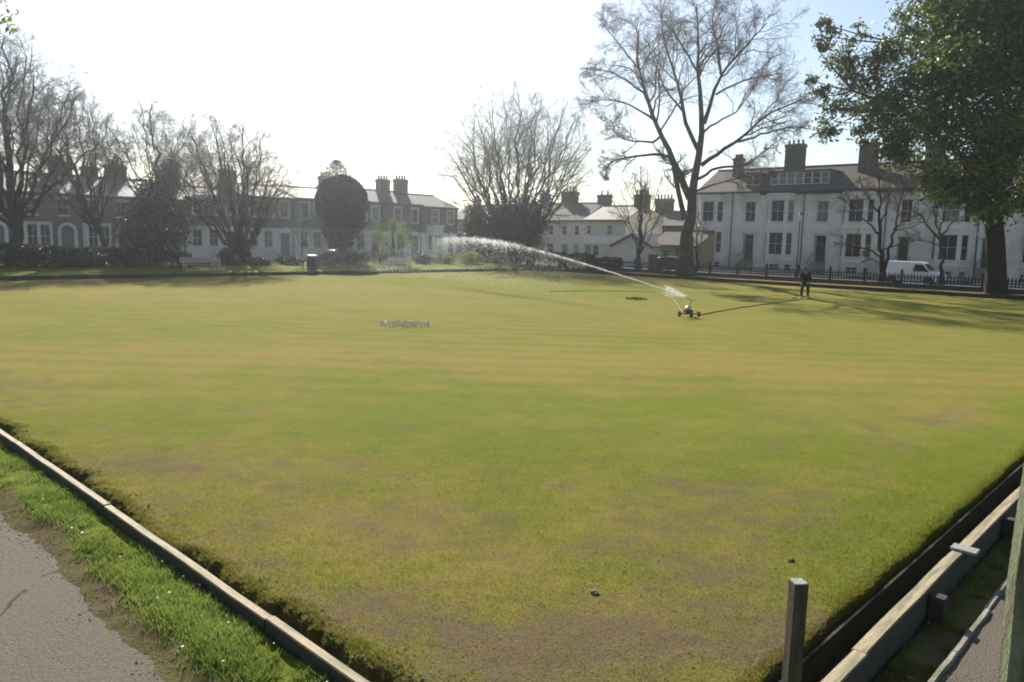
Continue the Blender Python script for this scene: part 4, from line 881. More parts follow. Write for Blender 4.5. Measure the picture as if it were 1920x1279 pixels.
# left bank bare trees
LT = [('bare_tree', 'large bare tree with a stout trunk behind the clipped hedge', 28, 70, 52, 160, 2.4, 22, .52, 3, False, (0, 0), (9, 6, 5, 4)),
      ('bare_tree', 'bare tree with a leaning trunk in front of an arched doorway', 205, 185, 53, 108, 2.6, 18, .30, 6, False, (-2.3, 0), (8, 6, 5, 4)),
      ('bare_tree', 'slender bare tree rising behind the dark holly', 305, 195, 56, 104, 3.0, 18, .26, 9, False, (-.4, 0), (8, 6, 5, 4)),
      ('bare_tree', 'broad bare tree with many stems rising from one base', 462, 220, 52.5, 125, 1.0, 28, .5, 12, True, (-1.2, 0), (8, 6, 5, 4))]
for nm, lb, px, pt, l_, rpx, fk, n, r0, sd_, mul, lean, cnt in LT:
    b_, H, s_ = tree_at(px, pt, l=l_); lm_, c, er = vase(b_, H*1.03, rpx/s_, fk, n, r0*.68, sd_, lean=lean, multi=mul, spread=1.3 if mul else 1.15)
    bare_tree(nm, lb, b_, lm_, c, er*1.05, sd_+20, cnt, (.40, .5, .55, .65), (.012, .008, .0055, .0045), .01, bark='bark_dark', wander=.19, group='bare trees on the left bank' if False else None)
# trees by the right street
b_, H, s_ = tree_at(1199, 318, r=55.5); lm_, c, er = vase(b_, H, 66/s_, 2.0, 10, .2, 21, spread=1.1)
bare_tree('bare_tree', 'small upright bare tree standing in front of the garage', b_, lm_, c, er*1.05, 41, (7, 6, 5), (.42, .48, .5), (.013, .01, .008), .1, bark='bark_dark', twig='twig_buds')
b_, H, s_ = tree_at(1308, 395, r=56.5); lm_, c, er = vase(b_, H, 24/s_, 1.8, 5, .13, 23)
bare_tree('bare_tree', 'thin bare sapling beside the plane tree against the white wall', b_, lm_, c, er, 43, (4, 3), (.4, .5), (.012, .01), .1, bark='bark_dark')
b_, H, s_ = tree_at(1657, 300, r=54.0); YB = b_[1]
T6 = [lim([(1655, 545), (1657, 505), (1652, 460), (1648, 420), (1650, 380), (1652, 330)], 0, .3, .26, .03), lim([(1657, 508), (1668, 470), (1676, 430), (1688, 380), (1700, 330)], 0, -1, .16, .02), lim([(1650, 440), (1630, 420), (1605, 400), (1580, 370)], 0, 2, .09, .02), lim([(1656, 480), (1630, 470), (1600, 462), (1560, 455)], 0, -2, .08, .02),
      lim([(1650, 400), (1625, 370), (1610, 335)], 0, -2, .08, .02), lim([(1676, 430), (1700, 410), (1730, 400)], -.5, 2, .08, .02), lim([(1651, 420), (1665, 380), (1672, 340)], 0, 2, .08, .02), lim([(1655, 470), (1690, 455), (1730, 450)], 0, 2, .07, .02), lim([(1654, 495), (1640, 490), (1622, 478)], 0, 1, .05, .02)]
bare_tree('bare_tree', 'slender bare twin-stemmed tree by the railings near the white van', b_, T6, atY(1648, 405, YB), (3.9, 3.6, 4.3), 47, (8, 7, 6), (.42, .5, .5), (.014, .011, .009), .05, bark='bark_dark', wander=.2)
b_, H, s_ = tree_at(1766, 380, r=57.2); YB = b_[1]
T7 = [lim([(1766, 535), (1766, 500), (1764, 465), (1762, 445), (1755, 420), (1750, 385)], 0, .3, .19, .03), lim([(1763, 450), (1745, 430), (1725, 405), (1715, 380)], 0, -1, .11, .02), lim([(1763, 448), (1778, 425), (1795, 410), (1830, 395)], 0, 1.5, .10, .02), lim([(1764, 460), (1735, 452), (1705, 450)], 0, 1.5, .06, .02), lim([(1760, 440), (1770, 405), (1775, 370)], 0, -1.5, .08, .02)]
bare_tree('bare_tree', 'small pale-barked bare tree beside the van bonnet', b_, T7, atY(1762, 420, YB), (3.2, 3., 2.6), 49, (6, 5, 4), (.42, .5, .5), (.013, .01, .008), .05, wander=.2)

# evergreen oak on the right
ob, H, s_ = tree_at(1868, -120, r=52.0); YB = ob[1]; t = thing('evergreen_oak', 'massive dark evergreen oak overhanging the corner of the green and white terrace', 'tree', ob); b0 = np.array(ob)
OL = [lim([(1868, 552), (1868, 500), (1866, 450), (1862, 410)], 0, 0, .64, .52), lim([(1862, 425), (1840, 395), (1815, 372), (1770, 330)], 0, -2, .38, .10), lim([(1864, 420), (1880, 370), (1895, 300), (1900, 200)], 0, -2, .5, .15), lim([(1862, 415), (1850, 340), (1830, 250), (1790, 150)], 0, -6, .42, .10),
      lim([(1850, 340), (1780, 270), (1700, 210), (1600, 170)], -2, -5, .25, .05), lim([(1830, 250), (1770, 170), (1720, 110), (1680, 80)], -4, -1, .2, .05), lim([(1880, 370), (1940, 320), (2010, 280)], -1, -5, .3, .08), lim([(1895, 300), (1870, 150), (1830, 20), (1800, -60)], -2, -4, .25, .05), lim([(1890, 330), (1960, 200), (2020, 60)], -2, 3, .25, .05)]
q = [resample(p, 14) for p, _, _ in OL]; rd = [r0+(r1-r0)*np.linspace(0, 1, 14) for _, r0, r1 in OL]; rd[0] = rd[0]*(1+.3*np.exp(-np.linspace(0, 1, 14)*8))
v, f = tubes(q[0][None], rd[0][None], 14); obj('trunk', mesh_np('trunk', v-b0, f, 'bark_dark', True), t)
v, f = tubes(np.stack(q[1:]), np.stack(rd[1:]), 9); obj('limbs', mesh_np('limbs', v-b0, f, 'bark_dark', True), t)
rv = np.random.default_rng(77)
# clumps: (px, py, depth offset, radius px)
CL = [(1560, 70, -2, 26), (1590, 110, -2, 36), (1640, 140, -3, 52), (1545, 180, -3, 24), (1575, 205, -2, 38), (1640, 210, -4, 60), (1700, 180, -5, 70), (1625, 250, -2, 26), (1700, 270, -4, 60), (1760, 60, -4, 55), (1740, 120, -6, 60), (1800, 40, -6, 80), (1880, 40, -8, 90), (1800, 140, -8, 85), (1880, 150, -9, 90), (1780, 240, -7, 80), (1870, 250, -9, 90), (1740, 330, -3, 45), (1800, 330, -6, 65), (1870, 340, -7, 75), (1775, 365, -3, 28), (1835, 385, -4, 34), (1895, 392, -5, 38), (1690, 300, -1, 34), (1960, 120, -6, 100), (1960, 260, -6, 100), (1970, 370, -4, 60), (1850, -60, -6, 120), (1990, -20, -4, 130), (1760, 0, -2, 50), (1720, 230, 1, 60), (1545, 45, -2, 14), (1535, 95, -2, 16), (1520, 150, -2, 16), (1610, 60, -2, 22), (1700, 50, -3, 34), (1670, 100, -3, 40), (1560, 240, -2, 30), (1600, 150, -3, 40), (1670, 270, -3, 36), (1720, 60, -4, 20)]
Cs = []; tw = []; src = np.concatenate([x[4:] for x in q[1:]])
for px, py, dd, rp in CL:
    Yc = YB+dd; c = np.array(atY(px, py, Yc)); rad = rp*Yc/F_PX
    j = src[np.argmin(((src-c)**2).sum(1))]; tw.append(resample([j, (j+c)/2+[0, 0, -.1], c], 6))
    ns = max(3, int(rp/6)); sub = c+blob_points(ns, (0, 0, 0), (rad*.85, rad*.85, rad*.7), rv, .3, .0)
    for s in sub:
        rs_ = rad*rv.uniform(.28, .55); n = int(86*(rs_/.7)**2)+32; Cs.append(s+rv.normal(size=(n, 3))*[rs_*.62, rs_*.62, rs_*.45]); Cs.append(s+rv.normal(size=(n//6, 3))*rs_*.95); tw.append(resample([c, (c+s)/2, s], 6))
v, f = tubes(np.stack(tw), np.tile(np.linspace(.06, .02, 6), (len(tw), 1)), 5); stuff(obj('branches', mesh_np('branches', v-b0, f, 'bark_dark', True), t))
Cs = np.concatenate(Cs); foliage(t, 'crown', Cs, .25, 'oak_leaf', 78, ob, .25, .48)

# holly in front of the brick houses
b_, H, s_ = tree_at(292, 325, l=50.5); t = thing('holly_tree', 'dark conical holly bush tree in front of the brick houses', 'tree', b_); b0 = np.array(b_)
v, f = tubes(resample([b0-[0, 0, .2], b0+[0, 0, 1], b0+[.1, 0, H*.8]], 10)[None], np.linspace(.2, .04, 10)[None], 8); obj('trunk', mesh_np('trunk', v-b0, f, 'bark_dark', True), t)
C = [blob_points(9000, b0+[0, 0, H*.42], (62/s_, 62/s_, H*.34), rv, .3, .3, seed=5), blob_points(2600, b0+[0, 0, H*.74], (34/s_, 34/s_, H*.24), rv, .3, .3, seed=6), blob_points(1500, b0+[-.9, 0, H*.3], (52/s_, 40/s_, 1.0), rv, .3, .3, seed=8)]; C = np.concatenate(C)
foliage(t, 'crown', C[C[:, 2] > .9], .17, 'holly_leaf', 80, b_, .1)
# round evergreen with pale conifer top behind
b_, H, s_ = tree_at(641, 330, l=54.5); t = thing('evergreen_tree', 'dense round dark evergreen tree on a short trunk', 'tree', b_); b0 = np.array(b_)
v, f = tubes(resample([b0-[0, 0, .2], b0+[.05, 0, 1.4], b0+[0, 0, H*.8]], 10)[None], np.linspace(.42, .1, 10)[None], 10); obj('trunk', mesh_np('trunk', v-b0, f, 'bark_dark', True), t)
lm2 = [resample([b0+[0, 0, 1.2], b0+[math.cos(a)*.7, math.sin(a)*.7, 2.4], b0+[math.cos(a)*1.5, math.sin(a)*1.5, H*.6]], 8) for a in np.arange(6)*1.05]
v, f = tubes(np.stack(lm2), np.tile(np.linspace(.13, .03, 8), (6, 1)), 6); obj('limbs', mesh_np('limbs', v-b0, f, 'bark_dark', True), t)
zc = float(atY(641, 378, b_[1]).z); C = np.concatenate([blob_points(30000, (b0[0], b0[1], zc), (50/s_, 50/s_, 48/s_), rv, .55, .07, 2.2, seed=15), blob_points(11000, (b0[0]+.1, b0[1], zc-45/s_), (36/s_, 34/s_, 34/s_), rv, .3, .25, seed=16), blob_points(1800, (b0[0]+.2, b0[1], zc-68/s_), (20/s_, 20/s_, 24/s_), rv, .2, .3, seed=17)])
foliage(t, 'crown', C, .19, 'yew_leaf', 82, b_, .1)
b_, H, s_ = tree_at(632, 300, l=66.8, z=.1); t = thing('conifer_tree', 'pale conifer whose top shows above the round dark evergreen', 'tree', b_); b0 = np.array(b_)
v, f = tubes(resample([b0-[0, 0, .2], b0+[0, 0, H*.5], b0+[0, 0, H*.95]], 8)[None], np.linspace(.2, .03, 8)[None], 8); obj('trunk', mesh_np('trunk', v-b0, f, 'bark', True), t)
h_ = rv.random(8000)**.8; a = rv.random(8000)*6.283; rr_ = (3.3*(1-h_)**.5+.05)*rv.random(8000)**.5; C = np.stack([b0[0]+np.cos(a)*rr_, b0[1]+np.sin(a)*rr_, b0[2]+1.2+h_*(H-1.2)], -1); foliage(t, 'crown', C, .15, 'conifer_pale', 83, b_, .1)
# willowy green tree
b_, H, s_ = tree_at(738, 412, l=50.6); lm_, c, er = vase(b_, H, 44/s_, 1.0, 7, .10, 31)
t, P = bare_tree('young_tree', 'small willowy tree in fresh pale green leaf behind the bench', b_, lm_, c, er, 61, (6, 5), (.42, .5), (.012, .009), .05)
C = P[:, 1:].reshape(-1, 3); C = np.concatenate([C+rv.normal(size=C.shape)*.15 for _ in range(4)]+[C+rv.normal(size=C.shape)*[.12, .12, .3]-[0, 0, .3]]); foliage(t, 'leaves', C[rv.permutation(len(C))[:5200]], .13, 'willow_leaf', 84, b_, .1, .35)
b_, H, s_ = tree_at(566, 412, l=49.8); lm_, c, er = vase(b_, H, 22/s_, 1.6, 5, .05, 33)
t, P = bare_tree('young_tree', 'thin young tree with sparse yellow-green leaves near the litter bin', b_, lm_, c, er, 63, (4, 4), (.42, .5), (.010, .008), .05)
C = P[:, 1:].reshape(-1, 3); foliage(t, 'leaves', C[rv.permutation(len(C))[:500]], .12, 'willow_leaf', 85, b_, .1, .4)

# hedges and shrubs
def shrub(name, label, px0, px1, ptop, l=None, r=None, dep=1.2, mat='hedge_leaf', n=2500, size=.12, cat='shrub', group=None, z=None, seed=0, boxy=False, twiggy=False, lump=.3):
    pm_ = (px0+px1)/2; z = z if z is not None else (.40 if l is not None else .15)
    p = G(l, onL(pm_, l), z) if l is not None else G(onR(pm_, r), r, z); s_ = F_PX/p.y; W = (px1-px0)/s_; H = atY(pm_, ptop, p.y).z-z
    t = thing(name, label, cat, p, 0, group); rg = np.random.default_rng(seed+500); b0 = np.array(p)
    # stems
    ns = 10 if not twiggy else 60; S = np.stack([rg.uniform(-W*.35, W*.35, ns), rg.uniform(-dep*.3, dep*.3, ns), np.zeros(ns)-.05], -1); D = np.stack([S[:, 0]*.5/W+rg.normal(size=ns)*.25, rg.normal(size=ns)*.25, np.ones(ns)], -1); D /= np.linalg.norm(D, axis=1)[:, None]
    P = grow(S, D, np.full(ns, H*.92)*rg.uniform(.6, 1.05, ns), 6, .16, .02, rg); v, f = tubes(P, np.tile(np.linspace(.02, .008, 6), (ns, 1)), 4); parts = [(v, f)]
    if twiggy:
        Rd = np.tile(np.linspace(.02, .008, 6), (ns, 1)); S2, D2, L2, r2 = spawn(P, Rd, 12, rg, .15, (.3, .9), .1, .5, .6); P2 = grow(S2, D2, L2, 4, .25, .05, rg); parts.append(tubes(P2, np.full((len(P2), 4), .009), 3)); P = P2
    v, f = join(parts); v[:, 2] = np.maximum(v[:, 2], -.1); stuff(obj('stems', mesh_np('stems', v, f, 'twig' if twiggy else 'bark_dark'), t))
    if twiggy: C = P[:, 1:].reshape(-1, 3); C = C[rg.permutation(len(C))[:n]]
    elif boxy:
        u = rg.random((n, 3)); k = rg.integers(0, 3, n); u[k == 0, 0] = np.round(u[k == 0, 0]); u[k == 1, 1] = np.round(u[k == 1, 1]); u[k == 2, 2] = 1
        C = np.stack([(u[:, 0]-.5)*W, (u[:, 1]-.5)*dep, u[:, 2]*H], -1); C += (fbm(C[:, 0]*1.4+7, C[:, 2]*1.4+C[:, 1], seed)-.5)[:, None]*np.array([.25, .5, .45])+rg.normal(size=C.shape)*.05
    else: C = blob_points(n, (0, 0, H*.46), (W/2, dep, H*.56), rg, .35, lump, 1.6, seed=seed)
    C = C[C[:, 2] > .0]; foliage(t, 'leaves', C, size, mat, seed+900, (0, 0, 0), .2)
    return t
hedge = 'clipped hedge sections on the left bank'
shrub('hedge', 'dark clipped hedge section around the foot of the stout bare tree', -70, 56, 462, l=50.6, dep=1.4, n=11000, size=.14, cat='hedge', seed=1, boxy=True)
shrub('hedge', 'tall dark hedge block in front of the first arched doorway', 46, 120, 467, l=50.0, dep=1.4, n=9000, size=.14, cat='hedge', seed=2, boxy=True)
shrub('hedge', 'rounded dark hedge below the arched doorways', 100, 184, 470, l=50.2, dep=1.2, n=8000, size=.14, cat='hedge', seed=3)
shrub('hedge', 'low hedge with lit yellow-green top near the leaning tree', 168, 252, 470, l=50.4, dep=1.3, n=9000, size=.14, cat='hedge', seed=4, boxy=True)
shrub('hedge', 'low dark hedge at the foot of the holly', 240, 350, 477, l=50.0, dep=1.3, n=9000, size=.14, cat='hedge', seed=5, boxy=True)
shrub('shrub', 'small rounded evergreen shrub beside the white house wall', 408, 436, 466, l=51.2, dep=.7, n=1600, seed=6)
for k, (a, b_, tp, lb) in enumerate(((342, 400, 484, 'low dark shrub behind the pale slatted bench'), (396, 452, 484, 'low green shrub left of the many-stemmed tree foot'), (448, 515, 482, 'leafy low shrub at the foot of the many-stemmed tree'), (510, 570, 480, 'low bright-topped shrub between the stems tree and the bin'))):
    shrub('shrub', lb, a, b_, tp, l=50.3, dep=.8, n=2200, seed=10+k)
shrub('shrub', 'brownish leafy shrub just behind the litter bin', 580, 640, 474, l=50.2, dep=.8, n=900, mat='shrub_grey', seed=20, twiggy=True)
shrub('shrub', 'grey twiggy shrub below the round evergreen', 625, 705, 468, l=50.0, dep=1., n=1100, mat='shrub_grey', seed=21, twiggy=True)
shrub('shrub', 'grey twiggy shrub behind the bench under the willowy tree', 690, 770, 468, l=50.0, dep=1., n=1100, mat='shrub_grey', seed=22, twiggy=True)
shrub('shrub', 'dark green rounded shrub between twiggy shrubs and bright shrub', 774, 812, 476, l=50.2, dep=.8, n=2400, seed=23)
shrub('shrub', 'light green shrub next to the brightest yellow-green bush', 806, 856, 474, l=50.4, dep=.9, n=2200, mat='willow_leaf', seed=24)
shrub('shrub', 'brightest yellow-green bush on the far bank', 850, 912, 470, l=50.0, dep=1.1, n=3000, mat='bright_leaf', seed=25)
shrub('shrub', 'small yellow-green bush beside the long dark hedge', 910, 942, 478, l=50.2, dep=.7, n=900, mat='bright_leaf', seed=26)
for k, (a, b_, tp) in enumerate(((930, 1000, 474), (990, 1060, 474), (1050, 1115, 478), (1105, 1165, 486))):
    shrub('hedge', ('dark hedge section at the far corner below the ivy-clad tree', 'dark hedge section in front of the pale cottages', 'dark hedge section crossed by the water jet', 'low dark hedge end where the railings begin')[k], a, b_, tp, r=52.6, dep=1.4, n=7000, size=.15, cat='hedge', seed=30+k, boxy=True)

shrub('evergreen_shrub', 'tall dark evergreen clump at the street corner left of the ivy-clad tree', 866, 912, 376, l=57.5, dep=1.6, n=9000, size=.2, mat='ivy_leaf', seed=41, lump=.35, z=.3)
shrub('evergreen_shrub', 'dark brownish evergreen clump at the foot of the ivy-clad tree', 890, 945, 408, l=55.5, dep=1.6, n=7000, size=.18, mat='ivy_leaf', seed=42, lump=.35, z=.3)
# tree beyond the left of the frame whose sprig hangs into view
sb = np.array([-10.5, 9.2, .05]); t = thing('young_tree', 'tree with fresh yellow-green leaves hanging over the path edge', 'tree', tuple(sb)); tipw = np.array(atY(12, 40, 9.5))
tr_ = [resample([sb-[0, 0, .2], sb+[.1, 0, 3], sb+[.3, 0, 6.5], sb+[.5, 0, 9]], 12)]; br = [resample([sb+[.3, 0, 5.6], sb*.4+tipw*.6+[0, 0, .9-1.0], tipw+[-.1, 0, .35], tipw], 12), resample([sb+[.3, 0, 6.2], sb+[-2, 1, 8.5]], 12), resample([sb+[.3, 0, 6.4], sb+[-1, -2, 8.8]], 12), resample([sb+[.35, 0, 6.8], sb+[.3, 2, 9]], 12)]
v, f = tubes(np.stack(tr_), np.linspace(.13, .04, 12)[None], 8); obj('trunk', mesh_np('trunk', v-sb, f, 'bark', True), t)
v, f = tubes(np.stack(br), np.tile(np.linspace(.045, .006, 12), (4, 1)), 6); obj('limbs', mesh_np('limbs', v-sb, f, 'bark', True), t)
C = np.concatenate([tipw+rv.normal(size=(26, 3))*[.07, .12, .10], tipw+np.array([-.05, 0, .38])+rv.normal(size=(26, 3))*[.07, .1, .13]]+[b[5:].repeat(30, 0)+rv.normal(size=(210, 3))*.28 for b in br[1:]]); foliage(t, 'leaves', C, .085, 'sprig_leaf', 90, sb, .2, .5)

# ------------------------------------------------------------------ fence, wall, street furniture
FR = 53.5; la, lb_ = onR(1110, FR), 6.5; Wf = la-lb_
dw = thing('dwarf_wall', 'low dark wall carrying the railings along the street side', 'wall', G(la, FR), ROT_R)
bm_ = MB().box(0, 1.99, -.12, .12, .0, .40).mesh('wall_block', 'brick_dark'); cm_ = MB().box(0, 1.99, -.16, .16, .402, .46).mesh('coping', 'timber_far', bevel=.01)
for k in range(int(Wf/2)): obj('wall_block', bm_, dw, (k*2., 0, 0)); obj('coping', cm_, dw, (k*2., 0, 0))
fe = thing('railing_fence', 'low dark picket railing fence on the wall along the street', 'fence', G(la, FR, .46), ROT_R)
pk = MB().slab([(-.035, -.012), (.035, -.012), (.035, .012), (-.035, .012)], .03, .60); pk.quad((-.035, -.012, .6), (.035, -.012, .6), (0, 0, .70)); pk.quad((.035, .012, .6), (-.035, .012, .6), (0, 0, .70)); pk.quad((.035, -.012, .6), (.035, .012, .6), (0, 0, .7)); pk.quad((-.035, .012, .6), (-.035, -.012, .6), (0, 0, .7))
pk = pk.mesh('picket', 'black_metal'); ps_ = MB().slab([(-.07, -.07), (.07, -.07), (.07, .07), (-.07, .07)], -.0, .86); ps_.quad((-.07, -.07, .86), (.07, -.07, .86), (0, 0, .95)); ps_.quad((.07, -.07, .86), (.07, .07, .86), (0, 0, .95)); ps_.quad((.07, .07, .86), (-.07, .07, .86), (0, 0, .95)); ps_.quad((-.07, .07, .86), (-.07, -.07, .86), (0, 0, .95))
ps_ = ps_.mesh('post', 'black_metal'); rl = MB().box(.07, 2.33, -.02, .02, 0, .05).mesh('rail', 'black_metal')
n = int(Wf/2.4)
for k in range(n+1):
    obj('post', ps_, fe, (k*2.4, 0, 0))
    if k < n:
        obj('rail', rl, fe, (k*2.4, 0, .14)); obj('rail', rl, fe, (k*2.4, 0, .46))
        for j in range(1, 12):
            o = obj('picket', pk, fe, (k*2.4+j*.2, -.034, WR.uniform(-.015, .01)))
# lamp post
p = G(onR(1497, 57.2), 57.2, .1); lp = thing('street_lamp', 'slim dark lamp post with pale lantern before the white terrace', 'lamp post', p, ROT_R); zt = atY(1500, 402, p.y).z-.1
MB().tube([(0, 0, 0), (0, 0, .8), (0, 0, .82), (0, 0, zt-.5)], [.09, .08, .05, .035], 8).build('pole', 'black_metal', lp); MB().tube([(0, 0, zt-.5), (0, 0, zt-.05)], [.12, .2], 6).build('lantern', 'lamp_glass', lp); MB().tube([(0, 0, zt-.05), (0, 0, zt+.12), (0, 0, zt+.2)], [.23, .08, .02], 6).build('lantern_cap', 'black_metal', lp)
p = G(onR(1171, 57.4), 57.4, .1); lp = thing('signpost', 'thin grey post standing beside the garage front', 'post', p, 0); MB().tube([(0, 0, -.1), (0, 0, 1.9)], .05, 8).build('pole', 'steel', lp); MB().box(-.07, .07, -.07, .07, 1.9, 1.96).build('cap', 'black_metal', lp)
# litter bin
p = G(45.7, onL(585, 45.7), .22); bn = thing('litter_bin', 'dark litter bin with pale lid at the edge of the grass bank', 'bin', p, ROT_L)
MB().tube([(0, 0, .06), (0, 0, .12), (0, 0, .92), (0, 0, .95)], [.34, .38, .39, .37], 16).build('body', 'bin_body', bn, smooth=False); MB().tube([(0, 0, .96), (0, 0, 1.0), (0, 0, 1.08), (0, 0, 1.10)], [.40, .41, .36, .30], 16).build('lid', 'bin_lid', bn); MB().tube([(0, 0, -.03), (0, 0, .055)], [.40, .40], 16).build('base', 'concrete', bn)
for k in range(8):
    a = k*math.pi/4; MB().tube([(math.cos(a)*.39, math.sin(a)*.39, .14), (math.cos(a)*.40, math.sin(a)*.40, .9)], .012, 5).build('rib', 'bin_body', bn)
# benches
def bench(label, px, l, W):
    p = G(l, onL(px, l), .27); t = thing('park_bench', label, 'bench', p, ROT_L, None)
    for s in (-1, 1):
        x = s*(W/2-.25); mb = MB().box(x-.035, x+.035, -.42, -.35, -.05, .62); mb.box(x-.035, x+.035, .0, .07, -.05, .86); mb.box(x-.034, x+.034, -.35, .0, .34, .40); mb.box(x-.04, x+.04, -.44, .06, .60, .65); mb.build('leg_frame', 'bench_wood', t)
    for k in range(4): MB().box(-W/2, W/2, -.43+k*.11, -.34+k*.11, .402, .43).build('seat_slat', 'bench_wood', t)
    for k in range(3): MB().box(-W/2, W/2, -.035, -.003, .52+k*.12, .60+k*.12).build('back_slat', 'bench_wood', t)
bench('pale slatted wooden bench near the holly on the grass bank', 374, 46.6, 2.6); bench('wooden bench in front of the grey twiggy shrubs, caught by spray', 748, 46.4, 2.2)

# ------------------------------------------------------------------ vehicles
def wheel(par, x, y, r, s):
    w = MB().tube([(x, y, r), (x, y+s*.2, r)], r, 20).build('wheel', 'rubber', par); MB().tube([(x, y-s*.006, r), (x, y+s*.05, r)], r*.62, 14).build('rim', 'steel', w)
def vehicle(name, label, cat, loc, rz, prof, Wd, paint, wr, wx, wins, screen, roof_in=.12, extras=()):
    """prof: (x, z) outline; side windows: polygons in (x, z)"""
    import bmesh
    t = thing(name, label, cat, loc, rz); bm = bmesh.new(); zmax = max(z for _, z in prof); zb = .95
    def hw(z): return Wd/2-(roof_in*max(0, (z-zb)/(zmax-zb))**1.2)-(.05*max(0, (.45-z)/.3))
    vs = [[bm.verts.new((x, s*hw(z), z)) for x, z in prof] for s in (-1, 1)]; n = len(prof)
    bm.faces.new(vs[0]); bm.faces.new(vs[1][::-1])
    for i in range(n): bm.faces.new((vs[0][(i+1) % n], vs[0][i], vs[1][i], vs[1][(i+1) % n]))
    bmesh.ops.recalc_face_normals(bm, faces=bm.faces); bmesh.ops.bevel(bm, geom=bm.edges, offset=.045, segments=2, affect='EDGES', profile=.6)
    me = bpy.data.meshes.new('body'); bm.to_mesh(me); bm.free(); me.materials.append(MT[paint]); me.polygons.foreach_set('use_smooth', [True]*len(me.polygons)); body = obj('body', me, t)
    for s in (-1, 1):
        for P in wins:
            mb = MB(); mb.v = [(x, s*(hw(z)+.006), z) for x, z in P]+[(x, s*(hw(z)-.03), z) for x, z in P]; k = len(P); mb.f = [tuple(range(k)) if s < 0 else tuple(reversed(range(k)))]+[(i, (i+1) % k, k+(i+1) % k, k+i) for i in range(k)]; mb.build('side_window', 'pane_dark', t)
        for x in wx: wheel(t, x, s*(Wd/2-.0), wr, -s)
    for (x0, z0), (x1, z1) in screen:
        d = Vector((x1-x0, 0, z1-z0)).normalized(); nrm = Vector((-d.z, 0, d.x)); nrm = nrm if nrm.z > 0 else -nrm
        a = .12; mb = MB(); mb.quad((x0+nrm.x*.012, -hw(z0)+a, z0+nrm.z*.012), (x0+nrm.x*.012, hw(z0)-a, z0+nrm.z*.012), (x1+nrm.x*.012, hw(z1)-a, z1+nrm.z*.012), (x1+nrm.x*.012, -hw(z1)+a, z1+nrm.z*.012)); mb.build('windscreen', 'pane_dark', t)
    for nm, mt, bx in extras: MB().box(*bx).build(nm, mt, t, bevel=.01)
    return t, body
VP = [(0, .28), (.35, .24), (.36, .55), (.95, .6), (1.1, .25), (3.0, .25), (3.1, .6), (3.7, .58), (3.78, .26), (4.15, .3), (4.22, .55), (4.16, .82), (3.95, .98), (3.45, 1.10), (2.95, 1.66), (2.75, 1.76), (.25, 1.80), (.06, 1.72), (-.02, .9)]
VP = [(0, .28), (4.12, .26), (4.22, .45), (4.20, .78), (4.05, .96), (3.45, 1.10), (2.95, 1.66), (2.72, 1.77), (.25, 1.80), (.06, 1.70), (-.02, .9)]
lv = onR(1664, 62.0)
vt, _ = vehicle('van', 'small white panel van parked in the street before the white terrace', 'van', G(lv, 62.0, .006), ROT_R, VP, 1.72, 'van_white', .31, (.75, 3.4), [[(2.30, 1.08), (3.36, 1.08), (2.92, 1.58), (2.36, 1.6)]], [((3.42, 1.12), (2.97, 1.63))], .14,
    [('headlight', 'headlight', (4.02, 4.17, s*.62-.14, s*.62+.14, .74, .90)) for s in (-1, 1)]+[('bumper', 'black_metal', (4.1, 4.26, -.8, .8, .3, .5)), ('bumper', 'black_metal', (-.06, .05, -.8, .8, .3, .5))]+[('wing_mirror', 'black_metal', (3.2, 3.32, s*.98-.09, s*.98+.09, 1.05, 1.25)) for s in (-1, 1)]+[('rub_strip', 'black_metal', (.95+.2, 3.0, s*.862-.008, s*.862+.008, .52, .6)) for s in (-1, 1)]+[('tail_light', 'tail_red', (-.035, .04, s*.74-.07, s*.74+.07, .85, 1.3)) for s in (-1, 1)])
for s in (-1,):
    for x in (.78, 3.4): MB().prism([(x+.40*math.cos(a), .31+.40*math.sin(a)) for a in np.linspace(-.2, math.pi+.2, 12)], -.868, -.80).build('wheel_arch', 'black_metal', vt)
    MB().box(2.26, 2.275, -.866, -.855, .45, 1.5).build('door_seam', 'gutter', vt); MB().box(2.36, 2.5, -.872, -.862, .98, 1.01).build('door_handle', 'black_metal', vt)
CP = [(0, .30), (4.0, .28), (4.08, .5), (4.02, .76), (3.8, .84), (2.95, .95), (2.25, 1.42), (1.2, 1.46), (.45, 1.36), (.02, .95), (-.04, .6)]
def car(label, loc, rz, paint, group=None):
    ex = [('headlight', 'headlight', (3.9, 4.05, s*.58-.15, s*.58+.15, .6, .74)) for s in (-1, 1)]+[('bumper', 'gutter', (3.98, 4.12, -.75, .75, .3, .46)), ('bumper', 'gutter', (-.1, .02, -.75, .75, .3, .46))]+[('tail_light', 'tail_red', (-.06, .06, s*.66-.1, s*.66+.1, .7, .95)) for s in (-1, 1)]+[('wing_mirror', paint, (2.75, 2.87, s*.92-.07, s*.92+.07, .92, 1.05)) for s in (-1, 1)]
    return vehicle('parked_car', label, 'car', loc, rz, CP, 1.66, paint, .30, (.75, 3.3), [[(1.55, .92), (2.8, .94), (2.2, 1.36), (1.55, 1.39)], [(.35, .93), (1.48, .92), (1.48, 1.39), (.6, 1.32)]], [((2.92, .98), (2.28, 1.4)), ((.06, 1.0), (.42, 1.32))], .16, ex)
lc = onR(1236, 61.5); car('dark blue car parked beyond the railings next to the plane tree', G(lc, 61.5, .006), ROT_R, 'car_dark')
car('red car parked in the street behind the shrubs below the round evergreen', G(57.0, onL(612, 57.0), .004), ROT_L, 'car_red')

